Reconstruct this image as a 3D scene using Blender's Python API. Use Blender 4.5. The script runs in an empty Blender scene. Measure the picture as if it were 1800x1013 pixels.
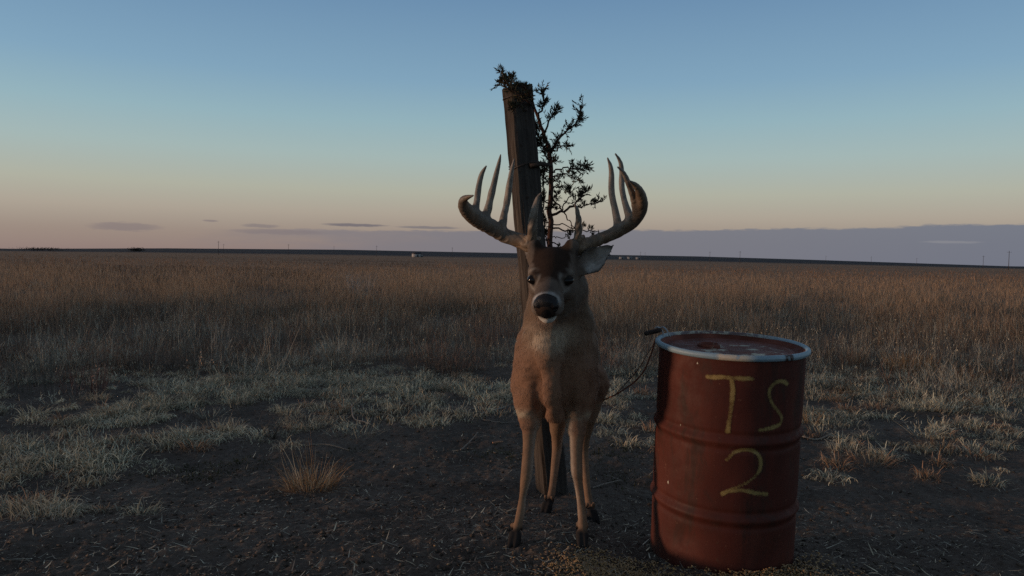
import bpy, math, random
import numpy as np
from mathutils import Matrix, Vector

SC = bpy.context.scene
COL = SC.collection
rng = np.random.default_rng(7)
random.seed(7)

# ------------------------------------------------------------------ camera
FPX = 1300.0                      # focal length in pixels of an 1800 wide frame
CAM_Z = 1.08
PITCH, ROLL = math.radians(2.25), math.radians(0.987)
CAM_M = (Matrix.Translation((0, 0, CAM_Z)) @ Matrix.Rotation(math.pi / 2 - PITCH, 4, 'X')
         @ Matrix.Rotation(ROLL, 4, 'Z'))
cam = bpy.data.cameras.new('camera')
cam.sensor_width = 36.0
cam.lens = FPX / 1800.0 * 36.0
cam.clip_start = 0.05
cam.clip_end = 20000
cam_ob = bpy.data.objects.new('camera', cam)
COL.objects.link(cam_ob)
cam_ob.matrix_world = CAM_M
SC.camera = cam_ob

# ------------------------------------------------------------------ sky and sun
SUN_AZ_A, SUN_EL = math.radians(4), math.radians(3.4)   # sun stands left of the view, a little behind it
SUN_DIR = Vector((-math.cos(SUN_AZ_A) * math.cos(SUN_EL), -math.sin(SUN_AZ_A) * math.cos(SUN_EL), math.sin(SUN_EL)))
SUN_STRENGTH = 2.0
SKY_STRENGTH = 1.03

def srgb(r, g, b):
    f = lambda c: (c / 12.92 if c <= 0.04045 else ((c + 0.055) / 1.055) ** 2.4)
    return (f(r / 255), f(g / 255), f(b / 255), 1.0)

world = bpy.data.worlds.new('World')
SC.world = world
world.use_nodes = True
NT = world.node_tree
for n in list(NT.nodes):
    NT.nodes.remove(n)

class NB:
    """small helper for node trees"""
    def __init__(self, nt):
        self.nt = nt
    def n(self, t, **kw):
        x = self.nt.nodes.new(t)
        for k, v in kw.items():
            setattr(x, k, v)
        return x
    def l(self, a, b):
        self.nt.links.new(a, b)
    def inp(self, sock, v):
        if v is None:
            return
        if hasattr(v, 'default_value') or hasattr(v, 'is_output'):
            self.nt.links.new(v, sock)
        else:
            sock.default_value = v
    def m(self, op, a, b=None, c=None, clamp=False):
        x = self.n('ShaderNodeMath', operation=op)
        x.use_clamp = clamp
        self.inp(x.inputs[0], a); self.inp(x.inputs[1], b)
        if c is not None:
            self.inp(x.inputs[2], c)
        return x.outputs[0]
    def mr(self, v, a, b, c=0.0, d=1.0, smooth=True):
        x = self.n('ShaderNodeMapRange')
        x.interpolation_type = 'SMOOTHSTEP' if smooth else 'LINEAR'
        x.clamp = True
        self.inp(x.inputs['Value'], v)
        for nm, q in (('From Min', a), ('From Max', b), ('To Min', c), ('To Max', d)):
            self.inp(x.inputs[nm], q)
        return x.outputs['Result']
    def mix(self, f, a, b, blend='MIX'):
        x = self.n('ShaderNodeMix', data_type='RGBA', blend_type=blend)
        self.inp(x.inputs[0], f); self.inp(x.inputs[6], a); self.inp(x.inputs[7], b)
        return x.outputs[2]
    def noise(self, vec, scale, detail=4, rough=0.55, dist=0.0):
        x = self.n('ShaderNodeTexNoise')
        if vec is not None:
            self.l(vec, x.inputs['Vector'])
        x.inputs['Scale'].default_value = scale
        x.inputs['Detail'].default_value = detail
        x.inputs['Roughness'].default_value = rough
        x.inputs['Distortion'].default_value = dist
        return x.outputs['Fac']
    def ramp(self, f, stops):
        x = self.n('ShaderNodeValToRGB')
        el = x.color_ramp.elements
        while len(el) > 1:
            el.remove(el[-1])
        el[0].position, el[0].color = stops[0]
        for p, c in stops[1:]:
            e = el.new(p); e.color = c
        self.inp(x.inputs[0], f)
        return x.outputs[0]
    def mapping(self, vec, scale=(1, 1, 1), loc=(0, 0, 0)):
        x = self.n('ShaderNodeMapping')
        self.l(vec, x.inputs[0])
        x.inputs['Scale'].default_value = scale
        x.inputs['Location'].default_value = loc
        return x.outputs[0]

w = NB(NT)
tc = w.n('ShaderNodeTexCoord')
sep = w.n('ShaderNodeSeparateXYZ'); w.l(tc.outputs['Generated'], sep.inputs[0])
DEG = 180 / math.pi
el = w.m('MULTIPLY', w.m('ARCSINE', sep.outputs[2]), DEG)
az = w.m('MULTIPLY', w.m('ARCTAN2', sep.outputs[0], sep.outputs[1]), DEG)
sky = w.n('ShaderNodeTexSky', sky_type='NISHITA')
sky.sun_disc = False
sky.sun_elevation = math.radians(7)
sky.sun_rotation = math.atan2(SUN_DIR.x, SUN_DIR.y) % (2 * math.pi)
sky.ozone_density = 2.0
sky.dust_density = 0.6
nish = w.mix(1.0, sky.outputs[0], (0.105, 0.115, 0.155, 1), 'MULTIPLY')
fac = w.m('DIVIDE', el, 90.0, clamp=True)
grad = w.ramp(fac, [(0.0, srgb(141, 121, 120)), (1.6 / 90, srgb(152, 134, 126)), (3.3 / 90, srgb(173, 160, 145)), (5.0 / 90, srgb(177, 176, 158)),
                    (7.6 / 90, srgb(166, 184, 179)), (10.2 / 90, srgb(150, 180, 187)), (13.2 / 90, srgb(131, 166, 188)),
                    (19.5 / 90, srgb(107, 142, 174)), (32 / 90, srgb(100, 118, 138)), (60 / 90, srgb(92, 98, 108)), (1.0, srgb(88, 92, 101))])
skyc = w.mix(0.88, nish, grad)
# low cloud bank, thinning out to the left, and a few streaks
cvec = w.n('ShaderNodeCombineXYZ'); w.l(az, cvec.inputs[0]); w.l(w.m('MULTIPLY', el, 6.0), cvec.inputs[1])
cn = w.noise(cvec.outputs[0], 0.16, 5, 0.6)
cn2 = w.noise(cvec.outputs[0], 0.9, 4, 0.6)
top = w.m('ADD', w.m('ADD', 2.2, w.m('MULTIPLY', az, 0.018)), w.m('ADD', w.m('MULTIPLY', w.m('SUBTRACT', cn, 0.5), 0.55), w.m('MULTIPLY', w.m('SUBTRACT', cn2, 0.5), 0.42)))
bank = w.mr(w.m('SUBTRACT', top, el), -0.06, 0.14)
azm = w.mr(w.m('ADD', az, w.m('MULTIPLY', w.m('SUBTRACT', cn, 0.5), 22)), -27, -5)
bank = w.m('MULTIPLY', w.m('MULTIPLY', bank, azm), 0.88)
bankc = w.ramp(w.mr(az, -25, 35, 0, 1, False), [(0, srgb(130, 121, 124)), (0.5, srgb(117, 118, 127)), (1, srgb(108, 115, 130))])
skyc = w.mix(bank, skyc, bankc)
wob = w.m('MULTIPLY', w.m('SUBTRACT', cn2, 0.5), 1.6)
def streak(sky_in, a0, e0, wa, we, colr, s):
    dx = w.m('DIVIDE', w.m('SUBTRACT', az, a0), wa)
    dy = w.m('ADD', w.m('DIVIDE', w.m('SUBTRACT', el, e0), we), wob)
    d = w.m('ADD', w.m('MULTIPLY', dx, dx), w.m('MULTIPLY', dy, dy))
    return w.mix(w.m('MULTIPLY', w.mr(d, 1.25, 0.2), s), sky_in, colr)
skyc = streak(skyc, -27.6, 1.75, 2.4, 0.32, srgb(124, 114, 117), 0.55)
skyc = streak(skyc, -17.5, 1.7, 3.6, 0.22, srgb(124, 115, 118), 0.55)
skyc = streak(skyc, -18.8, 2.1, 1.4, 0.16, srgb(122, 114, 117), 0.6)
skyc = streak(skyc, -12.0, 2.35, 2.6, 0.13, srgb(104, 100, 108), 0.8)
skyc = streak(skyc, -6.5, 2.3, 2.6, 0.12, srgb(110, 107, 114), 0.7)
skyc = streak(skyc, -22.2, 2.35, 0.6, 0.09, srgb(122, 112, 116), 0.6)
skyc = streak(skyc, 30.6, 1.62, 1.9, 0.10, srgb(134, 134, 140), 0.75)
bg = w.n('ShaderNodeBackground')
w.l(skyc, bg.inputs[0]); bg.inputs[1].default_value = SKY_STRENGTH
wo = w.n('ShaderNodeOutputWorld'); w.l(bg.outputs[0], wo.inputs[0])

sun = bpy.data.lights.new('sun', 'SUN')
sun.energy = SUN_STRENGTH
sun.angle = math.radians(5.0)
sun.color = (1.0, 0.64, 0.42)
sun_ob = bpy.data.objects.new('sun', sun)
COL.objects.link(sun_ob)
sun_ob.rotation_euler = SUN_DIR.to_track_quat('Z', 'Y').to_euler()

SC.view_settings.view_transform = 'Standard'
SC.view_settings.look = 'None'
SC.view_settings.exposure = 0.0
SC.view_settings.gamma = 1.0
SC.render.engine = 'CYCLES'
SC.cycles.use_denoising = False
SC.cycles.max_bounces = 6
SC.cycles.transparent_max_bounces = 16

# ------------------------------------------------------------------ noise and ground height
_lat = np.random.default_rng(3).random((256, 256))
def vnoise(x, y):
    x = np.asarray(x, float); y = np.asarray(y, float)
    xi = np.floor(x).astype(int); yi = np.floor(y).astype(int)
    fx = x - xi; fy = y - yi
    fx = fx * fx * (3 - 2 * fx); fy = fy * fy * (3 - 2 * fy)
    a = _lat[xi & 255, yi & 255]; b = _lat[(xi + 1) & 255, yi & 255]
    c = _lat[xi & 255, (yi + 1) & 255]; d = _lat[(xi + 1) & 255, (yi + 1) & 255]
    return (a * (1 - fx) + b * fx) * (1 - fy) + (c * (1 - fx) + d * fx) * fy
def fbm(x, y, o=4):
    s = 0; a = 0.5; t = 0
    for i in range(o):
        s = s + a * vnoise(x * 2 ** i + 17.3 * i, y * 2 ** i + 5.1 * i); t += a; a *= 0.5
    return s / t
def sstep(a, b, x):
    t = np.clip((np.asarray(x, float) - a) / (b - a), 0, 1)
    return t * t * (3 - 2 * t)
_az = np.radians([-180, -75, -45, -34, -25, -13, 0, 14, 21, 28, 34, 45, 75, 180])
_eh = np.array([3, 3, 3, 2.5, 7.7, 11.0, 10.5, 10, 7.6, 4.6, 2, 3, 3, 3]) / 1300
def ground_smooth(x, y):
    x = np.asarray(x, float); y = np.asarray(y, float)
    r = np.hypot(x, y)
    z = -0.155 * sstep(2.6, 3.95, y)
    z = z - 0.045 * sstep(0.26, 0.52, x) * (1 - sstep(3.6, 5.0, y))
    z = z + 0.05 * (fbm(x * 0.45 + 4, y * 0.45 + 9, 2) - 0.5) * sstep(3.8, 6, r)
    z = z + r * np.interp(np.arctan2(x, y), _az, _eh) * sstep(60, 1800, r)
    return z
def ground_z(x, y):
    r = np.hypot(x, y)
    near = 1 - sstep(9, 14, r)
    rough = (0.030 * (fbm(np.asarray(x) * 5 + 3, np.asarray(y) * 5, 3) - 0.5)
             + 0.016 * (fbm(np.asarray(x) * 19, np.asarray(y) * 19 + 7, 2) - 0.5)
             + 0.010 * (np.abs(vnoise(np.asarray(x) * 48, np.asarray(y) * 48) - 0.5) * 2 - 0.5))
    return ground_smooth(x, y) + rough * near

_R = CAM_M.to_3x3()
def ray(px, py):
    return _R @ Vector(((px - 900) / FPX, -(py - 506.5) / FPX, -1.0))
def W(px, py, Y):
    """the point at distance Y seen in that direction from where the photographer stood"""
    d = ray(px, py)
    t = Y / d.y
    return Vector((d.x * t, Y, CAM_Z + d.z * t))
def G(px, py):
    """where that direction meets the ground"""
    d = ray(px, py); t = 1.0
    lo, hi = 0.5, 400.0
    for i in range(60):
        mid = math.sqrt(lo * hi)
        p = d * mid
        if CAM_Z + p.z > float(ground_smooth(p.x, p.y)):
            lo = mid
        else:
            hi = mid
    p = d * lo
    return Vector((p.x, p.y, float(ground_z(p.x, p.y))))

# ------------------------------------------------------------------ mesh helpers
def np_mesh(name, V, F, cols=None, smooth=False):
    """V (n,3), F list of (m,k) index arrays; cols (n,3) linear colours stored as 'Col'"""
    me = bpy.data.meshes.new(name)
    V = np.ascontiguousarray(V, np.float32)
    Fs = F if isinstance(F, list) else [F]
    Fs = [np.ascontiguousarray(f, np.int32) for f in Fs if len(f)]
    tot = sum(f.size for f in Fs); npoly = sum(len(f) for f in Fs)
    me.vertices.add(len(V)); me.vertices.foreach_set('co', V.ravel())
    me.loops.add(tot); me.loops.foreach_set('vertex_index', np.concatenate([f.ravel() for f in Fs]))
    me.polygons.add(npoly)
    ls = np.concatenate([np.full(len(f), f.shape[1], np.int32) for f in Fs])
    st = np.concatenate([[0], np.cumsum(ls)[:-1]]).astype(np.int32)
    me.polygons.foreach_set('loop_start', st)
    if smooth:
        me.polygons.foreach_set('use_smooth', np.ones(npoly, bool))
    me.update(calc_edges=True)
    if cols is not None:
        ca = me.color_attributes.new('Col', 'FLOAT_COLOR', 'POINT')
        c4 = np.ones((len(V), 4), np.float32); c4[:, :3] = cols
        ca.data.foreach_set('color', c4.ravel())
    return me
def link(name, me, mat=None, parent=None, label=None, cat=None, group=None, kind=None, loc=None):
    o = bpy.data.objects.new(name, me)
    COL.objects.link(o)
    if mat is not None and me is not None:
        if not me.materials:
            me.materials.append(mat)
    if parent is not None:
        o.parent = parent
    if loc is not None:
        o.location = loc
    for k, v in (('label', label), ('category', cat), ('group', group), ('kind', kind)):
        if v:
            o[k] = v
    return o
def empty(name, loc, label, cat, group=None):
    return link(name, None, None, None, label, cat, group, None, loc)

class MB:
    """collects tubes and leaves into one mesh"""
    def __init__(self):
        self.V = []; self.F3 = []; self.F4 = []; self.C = []; self.n = 0
    def add(self, V, f3=None, f4=None, col=(0.2, 0.2, 0.2)):
        V = np.asarray(V, float)
        self.V.append(V)
        c = np.asarray(col, float)
        self.C.append(np.broadcast_to(c, (len(V), 3)) if c.ndim == 1 else c)
        if f3 is not None and len(f3): self.F3.append(np.asarray(f3) + self.n)
        if f4 is not None and len(f4): self.F4.append(np.asarray(f4) + self.n)
        self.n += len(V)
    def tube(self, P, R, seg=6, col=(0.2, 0.2, 0.2), cap=True):
        P = [Vector(p) for p in P]
        n = len(P)
        up = Vector((0.13, 0.21, 0.97)).normalized()
        V = []
        pu = None
        for i in range(n):
            t = (P[min(i + 1, n - 1)] - P[max(i - 1, 0)])
            t = t.normalized() if t.length > 1e-9 else Vector((0, 0, 1))
            if pu is None:
                a = t.orthogonal().normalized()
            else:
                a = (pu - t * pu.dot(t))
                a = a.normalized() if a.length > 1e-6 else t.orthogonal().normalized()
            pu = a
            b = t.cross(a)
            for k in range(seg):
                th = 2 * math.pi * k / seg
                V.append(P[i] + (a * math.cos(th) + b * math.sin(th)) * R[i])
        f4 = [(i * seg + k, i * seg + (k + 1) % seg, (i + 1) * seg + (k + 1) % seg, (i + 1) * seg + k) for i in range(n - 1) for k in range(seg)]
        f3 = []
        if cap:
            V.append(P[0]); V.append(P[-1])
            c0, c1 = n * seg, n * seg + 1
            f3 = [(c0, (k + 1) % seg, k) for k in range(seg)] + [(c1, (n - 1) * seg + k, (n - 1) * seg + (k + 1) % seg) for k in range(seg)]
        self.add([tuple(v) for v in V], f3, f4, col)
    def mesh(self, name, smooth=True, origin=None):
        V = np.concatenate(self.V)
        if origin is not None:
            V = V - np.asarray(origin)[None]
        F = []
        if self.F4: F.append(np.concatenate(self.F4))
        if self.F3: F.append(np.concatenate(self.F3))
        return np_mesh(name, V, F, np.concatenate(self.C), smooth)

def spline(P, n):
    """Catmull-Rom through points (tuples of any length) -> n samples"""
    P = np.asarray([list(p) for p in P], float)
    k = len(P)
    out = []
    for s in np.linspace(0, k - 1, n):
        i = min(int(s), k - 2); t = s - i
        p0 = P[max(i - 1, 0)]; p1 = P[i]; p2 = P[i + 1]; p3 = P[min(i + 2, k - 1)]
        out.append(0.5 * ((2 * p1) + (-p0 + p2) * t + (2 * p0 - 5 * p1 + 4 * p2 - p3) * t ** 2 + (-p0 + 3 * p1 - 3 * p2 + p3) * t ** 3))
    return np.array(out)

def blades(P, h, wd, ang, th0, curl, cols, nseg=3, tipc=1.0, rootc=0.7):
    """grass blades: base points, length, width, lean azimuth, start lean, curl (radians over the length)"""
    N = len(P)
    d = np.stack([np.cos(ang), np.sin(ang), np.zeros(N)], 1)
    tw = ang + math.pi / 2 + rng.normal(0, 0.7, N)
    s = np.stack([np.cos(tw), np.sin(tw), np.zeros(N)], 1)
    V = np.zeros((N, 2 * nseg + 1, 3)); C = np.zeros((N, 2 * nseg + 1, 3))
    p = P.copy()
    for i in range(nseg + 1):
        t = i / nseg
        if i < nseg:
            hw = (wd * 0.5 * (1 - 0.75 * t ** 1.5))[:, None] * s
            V[:, 2 * i] = p - hw; V[:, 2 * i + 1] = p + hw
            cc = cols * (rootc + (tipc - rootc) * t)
            C[:, 2 * i] = cc; C[:, 2 * i + 1] = cc
        else:
            V[:, 2 * i] = p; C[:, 2 * i] = cols * tipc
        th = th0 + curl * ((i + 0.5) / nseg) ** 1.4
        st = (h / nseg)[:, None]
        p = p + st * (np.sin(th)[:, None] * d + np.cos(th)[:, None] * np.array([0, 0, 1.0]))
    m = 2 * nseg + 1
    base = (np.arange(N) * m)[:, None]
    f4 = np.concatenate([base + np.array([[2 * i, 2 * i + 1, 2 * i + 3, 2 * i + 2]]) for i in range(nseg - 1)]) if nseg > 1 else np.zeros((0, 4), int)
    f3 = base + np.array([[2 * nseg - 2, 2 * nseg - 1, 2 * nseg]])
    return V.reshape(-1, 3), f3, f4, C.reshape(-1, 3)

# ------------------------------------------------------------------ materials
def material(name):
    m = bpy.data.materials.new(name); m.use_nodes = True
    nb = NB(m.node_tree)
    b = m.node_tree.nodes['Principled BSDF']
    return m, nb, b
def bump(nb, b, height, strength=0.4, dist=0.01):
    x = nb.n('ShaderNodeBump'); x.inputs['Strength'].default_value = strength; x.inputs['Distance'].default_value = dist
    nb.l(height, x.inputs['Height']); nb.l(x.outputs[0], b.inputs['Normal'])
def attr_material(name, rough=0.8, vary=0.35, scale=60, spec=0.2, bumpy=0.0, trans=0.0):
    m, nb, b = material(name)
    a = nb.n('ShaderNodeAttribute'); a.attribute_name = 'Col'
    g = nb.n('ShaderNodeNewGeometry')
    n = nb.noise(g.outputs['Position'], scale, 3, 0.6)
    v = nb.mr(n, 0.25, 0.75, 1 - vary, 1 + vary, False)
    cc = nb.n('ShaderNodeVectorMath', operation='SCALE'); nb.l(a.outputs['Color'], cc.inputs[0]); nb.l(v, cc.inputs['Scale'])
    nb.l(cc.outputs[0], b.inputs['Base Color'])
    b.inputs['Roughness'].default_value = rough
    b.inputs['Specular IOR Level'].default_value = spec
    if bumpy:
        bump(nb, b, n, bumpy, 0.004)
    if trans:
        t = nb.n('ShaderNodeBsdfTranslucent'); nb.l(cc.outputs[0], t.inputs[0])
        mx = nb.n('ShaderNodeMixShader'); mx.inputs[0].default_value = trans
        nb.l(b.outputs[0], mx.inputs[1]); nb.l(t.outputs[0], mx.inputs[2])
        nb.l(mx.outputs[0], m.node_tree.nodes['Material Output'].inputs[0])
    return m
M_GRASS = attr_material('dry_grass', 0.75, 0.2, 3, 0.15, 0, 0.3)
M_STEM = attr_material('dry_stem', 0.8, 0.25, 40, 0.15)
M_LEAF = attr_material('conifer_leaf', 0.8, 0.3, 30, 0.15)
M_BARK = attr_material('tree_bark', 0.9, 0.4, 120, 0.15, 0.5)
M_FUR = attr_material('deer_coat', 0.85, 0.16, 90, 0.12, 0.25)
M_HAIR = attr_material('deer_hair', 0.7, 0.12, 50, 0.18)
M_ANTLER = attr_material('antler_bone', 0.55, 0.28, 45, 0.35, 0.5)
M_FAR = attr_material('far_building', 0.8, 0.1, 1, 0.2)

# ------------------------------------------------------------------ ground
def ground_material():
    m, nb, b = material('prairie_ground')
    g = nb.n('ShaderNodeNewGeometry'); P = g.outputs['Position']
    sp = nb.n('ShaderNodeSeparateXYZ'); nb.l(P, sp.inputs[0])
    r = nb.m('SQRT', nb.m('ADD', nb.m('MULTIPLY', sp.outputs[0], sp.outputs[0]), nb.m('MULTIPLY', sp.outputs[1], sp.outputs[1])))
    n1 = nb.noise(P, 2.2, 5, 0.6); n2 = nb.noise(P, 34, 5, 0.65); n3 = nb.noise(P, 150, 3, 0.6)
    soil = nb.ramp(nb.m('ADD', nb.m('MULTIPLY', n1, 0.5), nb.m('MULTIPLY', n2, 0.5)),
                   [(0.32, (0.046, 0.035, 0.028, 1)), (0.5, (0.100, 0.077, 0.061, 1)), (0.68, (0.172, 0.135, 0.107, 1))])
    soil = nb.mix(nb.mr(n3, 0.62, 0.74), soil, (0.20, 0.155, 0.118, 1))
    thatch = nb.ramp(n2, [(0.3, (0.07, 0.05, 0.036, 1)), (0.7, (0.17, 0.122, 0.085, 1))])
    sv = nb.mapping(P, (0.010, 0.045, 0.02))
    fn = nb.noise(sv, 1.0, 6, 0.65)
    fn2 = nb.noise(P, 0.6, 4, 0.7)
    field = nb.ramp(nb.m('ADD', nb.m('MULTIPLY', fn, 0.65), nb.m('MULTIPLY', fn2, 0.35)),
                    [(0.33, (0.13, 0.072, 0.044, 1)), (0.45, (0.26, 0.142, 0.08, 1)), (0.6, (0.32, 0.185, 0.105, 1)), (0.72, (0.15, 0.085, 0.055, 1))])
    fv = nb.mapping(P, (0.0012, 0.006, 0.0))
    farn = nb.noise(fv, 1.0, 4, 0.6)
    scrub = nb.mix(nb.mr(farn, 0.56, 0.66), (0.028, 0.028, 0.036, 1), (0.075, 0.058, 0.05, 1))
    c = nb.mix(nb.mr(r, 7.0, 10.0), soil, thatch)
    c = nb.mix(nb.mr(r, 24, 70), c, field)
    c = nb.mix(nb.mr(nb.m('ADD', r, nb.m('MULTIPLY', nb.m('SUBTRACT', fn, 0.5), 500)), 620, 900), c, scrub)
    nb.l(c, b.inputs['Base Color'])
    b.inputs['Roughness'].default_value = 0.95
    b.inputs['Specular IOR Level'].default_value = 0.1
    h = nb.m('ADD', nb.m('MULTIPLY', n2, 1.0), nb.m('MULTIPLY', n3, 0.4))
    bump(nb, b, h, 0.7, 0.014)
    return m
def build_ground():
    th = np.concatenate([np.linspace(-180, -48, 40, endpoint=False), np.linspace(-48, 48, 520, endpoint=False), np.linspace(48, 180, 40, endpoint=False)])
    rr = np.concatenate([[0.25, 0.6, 1.0, 1.3], np.arange(1.6, 4.6, 0.0145), np.arange(4.6, 9.0, 0.034), np.geomspace(9.0, 9000, 120)])
    A, R = np.meshgrid(np.radians(th), rr)
    X = R * np.sin(A); Y = R * np.cos(A)
    Z = ground_z(X, Y)
    nr, nt = X.shape
    V = np.stack([X, Y, Z], -1).reshape(-1, 3)
    i, j = np.meshgrid(np.arange(nr - 1), np.arange(nt), indexing='ij')
    j2 = (j + 1) % nt
    F = np.stack([i * nt + j, i * nt + j2, (i + 1) * nt + j2, (i + 1) * nt + j], -1).reshape(-1, 4)
    V = np.concatenate([V, [[0, 0, 0]]])
    c = len(V) - 1
    jj = np.arange(nt)
    F3 = np.stack([np.full(nt, c), (jj + 1) % nt, jj], -1)
    me = np_mesh('ground', V, [F, F3], None, True)
    o = link('ground', me, ground_material(), kind='structure')
    return o
build_ground()

# ------------------------------------------------------------------ signed distance modelling (animal, antlers)
def surface_nets(f, org, h):
    s = f < 0
    c = s[:-1, :-1, :-1].astype(np.int8)
    cnt = np.zeros(c.shape, np.int8)
    offs = [(a, b, d) for a in (0, 1) for b in (0, 1) for d in (0, 1)]
    nx, ny, nz = f.shape
    for (a, b, d) in offs:
        cnt += s[a:nx - 1 + a, b:ny - 1 + b, d:nz - 1 + d]
    act = (cnt > 0) & (cnt < 8)
    idx = np.argwhere(act)
    vid = np.full(act.shape, -1, np.int32)
    vid[act] = np.arange(len(idx))
    corner = np.stack([f[idx[:, 0] + a, idx[:, 1] + b, idx[:, 2] + d] for (a, b, d) in offs], 1)
    acc = np.zeros((len(idx), 3)); num = np.zeros(len(idx))
    O = np.array(offs, float)
    for p in range(8):
        for q in range(p + 1, 8):
            if np.abs(O[p] - O[q]).sum() != 1:
                continue
            f0, f1 = corner[:, p], corner[:, q]
            mk = (f0 < 0) != (f1 < 0)
            t = np.where(mk, f0 / np.where(mk, f0 - f1, 1), 0)
            acc += np.where(mk[:, None], O[p] + t[:, None] * (O[q] - O[p]), 0)
            num += mk
    V = (idx + acc / num[:, None]) * h + org
    Fs = []
    for ax in range(3):
        sl0 = [slice(1, -1)] * 3; sl1 = [slice(1, -1)] * 3
        sl0[ax] = slice(0, -1); sl1[ax] = slice(1, None)
        d0 = s[tuple(sl0)]; d1 = s[tuple(sl1)]
        e = np.argwhere(d0 != d1)
        inside0 = d0[e[:, 0], e[:, 1], e[:, 2]]
        e = e + np.array([0 if k == ax else 1 for k in range(3)])
        b_, c_ = [(1, 2), (2, 0), (0, 1)][ax]
        def cell(db, dc):
            q = e.copy(); q[:, b_] -= db; q[:, c_] -= dc
            return vid[q[:, 0], q[:, 1], q[:, 2]]
        quad = np.stack([cell(1, 1), cell(0, 1), cell(0, 0), cell(1, 0)], 1)
        quad[~inside0] = quad[~inside0][:, ::-1]
        Fs.append(quad)
    F = np.concatenate(Fs)
    return V, F[(F >= 0).all(1)]

class SDF:
    def __init__(self, lo, hi, h):
        self.lo = np.array(lo, float); self.h = h
        self.n = np.ceil((np.array(hi) - self.lo) / h).astype(int) + 1
        self.f = np.full(self.n, 0.5, np.float32)
    def sub(self, lo, hi):
        a = np.clip(np.floor((np.array(lo) - self.lo) / self.h).astype(int), 0, self.n)
        b = np.clip(np.ceil((np.array(hi) - self.lo) / self.h).astype(int) + 1, 0, self.n)
        if (b <= a).any():
            return None, None
        ax = [self.lo[i] + self.h * np.arange(a[i], b[i], dtype=np.float32) for i in range(3)]
        P = np.stack(np.meshgrid(*ax, indexing='ij'), -1).astype(np.float32)
        return tuple(slice(a[i], b[i]) for i in range(3)), P
    def merge(self, sl, d, k, cut=False):
        f = self.f[sl]
        d = d.astype(np.float32)
        if cut:
            hh = np.maximum(k - np.abs(f + d), 0) / k
            self.f[sl] = np.maximum(f, -d) + hh * hh * k * 0.25
        else:
            hh = np.maximum(k - np.abs(f - d), 0) / k
            self.f[sl] = np.minimum(f, d) - hh * hh * k * 0.25
    def cone(self, a, b, ra, rb, k=0.03, cut=False):
        a = np.array(a, np.float32); b = np.array(b, np.float32)
        m = max(ra, rb) + k + 0.03
        sl, P = self.sub(np.minimum(a, b) - m, np.maximum(a, b) + m)
        if sl is None: return
        ba = b - a
        t = np.clip(((P - a) @ ba) / max(float(ba @ ba), 1e-9), 0, 1)
        d = np.linalg.norm(P - a - t[..., None] * ba, axis=-1) - (ra + (rb - ra) * t)
        self.merge(sl, d, k, cut)
    def chain(self, pts, k=0.03):
        pp = np.array([list(p) for p, r in pts], np.float32); rr = np.array([r for p, r in pts], np.float32)
        m = float(rr.max()) + k + 0.03
        sl, P = self.sub(pp.min(0) - m, pp.max(0) + m)
        if sl is None: return
        dm = np.full(P.shape[:3], 9.0, np.float32)
        for i in range(len(pp) - 1):
            ba = pp[i + 1] - pp[i]
            t = np.clip(((P - pp[i]) @ ba) / max(float(ba @ ba), 1e-9), 0, 1)
            np.minimum(dm, np.linalg.norm(P - pp[i] - t[..., None] * ba, axis=-1) - (rr[i] + (rr[i + 1] - rr[i]) * t), out=dm)
        self.merge(sl, dm, k)
    def ell(self, c, rad, rot=None, k=0.05, cut=False):
        c = np.array(c, np.float32); rad = np.array(rad, np.float32)
        m = rad.max() + k + 0.03
        sl, P = self.sub(c - m, c + m)
        if sl is None: return
        q = P - c
        if rot is not None:
            q = q @ np.array(rot, np.float32)     # columns are the local axes
        k0 = np.linalg.norm(q / rad, axis=-1); k1 = np.linalg.norm(q / (rad * rad), axis=-1) + 1e-6
        self.merge(sl, k0 * (k0 - 1) / k1, k, cut)
    def mesh(self):
        return surface_nets(self.f, self.lo, self.h)

def vertex_normals(V, F):
    n = np.zeros_like(V)
    fn = np.cross(V[F[:, 2]] - V[F[:, 0]], V[F[:, 3]] - V[F[:, 1]])
    for i in range(4):
        np.add.at(n, F[:, i], fn)
    return n / (np.linalg.norm(n, axis=1, keepdims=True) + 1e-12)
def relax(V, F, it=2, lam=0.5):
    E_ = np.concatenate([F[:, [0, 1]], F[:, [1, 2]], F[:, [2, 3]], F[:, [3, 0]]])
    cnt = np.bincount(E_.ravel(), minlength=len(V)).astype(float)
    for _ in range(it):
        s = np.zeros_like(V)
        for a in range(3):
            s[:, a] = np.bincount(E_[:, 0], V[E_[:, 1], a], len(V)) + np.bincount(E_[:, 1], V[E_[:, 0], a], len(V))
        V = V + lam * (s / cnt[:, None] - V)
    return V

# ------------------------------------------------------------------ the buck
HEAD_YAW, HEAD_PITCH = math.radians(9), math.radians(24)
HF = np.array([-math.sin(HEAD_YAW) * math.cos(HEAD_PITCH), -math.cos(HEAD_YAW) * math.cos(HEAD_PITCH), -math.sin(HEAD_PITCH)])
HL = np.array([math.cos(HEAD_YAW), -math.sin(HEAD_YAW), 0.0])
HU = np.cross(HF, HL)
H0 = np.array(W(969, 487, 2.56))
HROT = np.stack([HF, HL, HU], 1)
def hd(f, l, u):
    return H0 + HF * f + HL * l + HU * u
def rotz(a):
    c, s = math.cos(a), math.sin(a)
    return np.array([[c, -s, 0], [s, c, 0], [0, 0, 1]])
BODY_ROT = rotz(math.radians(-9))
EAR_R = dict(base=np.array(W(1017, 474, 2.63)), tip=np.array(W(1077, 433, 2.60)), face=np.array([0.10, -0.95, 0.12]), hw=0.039)
EAR_L = dict(base=hd(-0.085, -0.072, 0.045), tip=hd(-0.25, -0.105, 0.075), face=np.array([-0.9, -0.15, 0.2]), hw=0.036)

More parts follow.
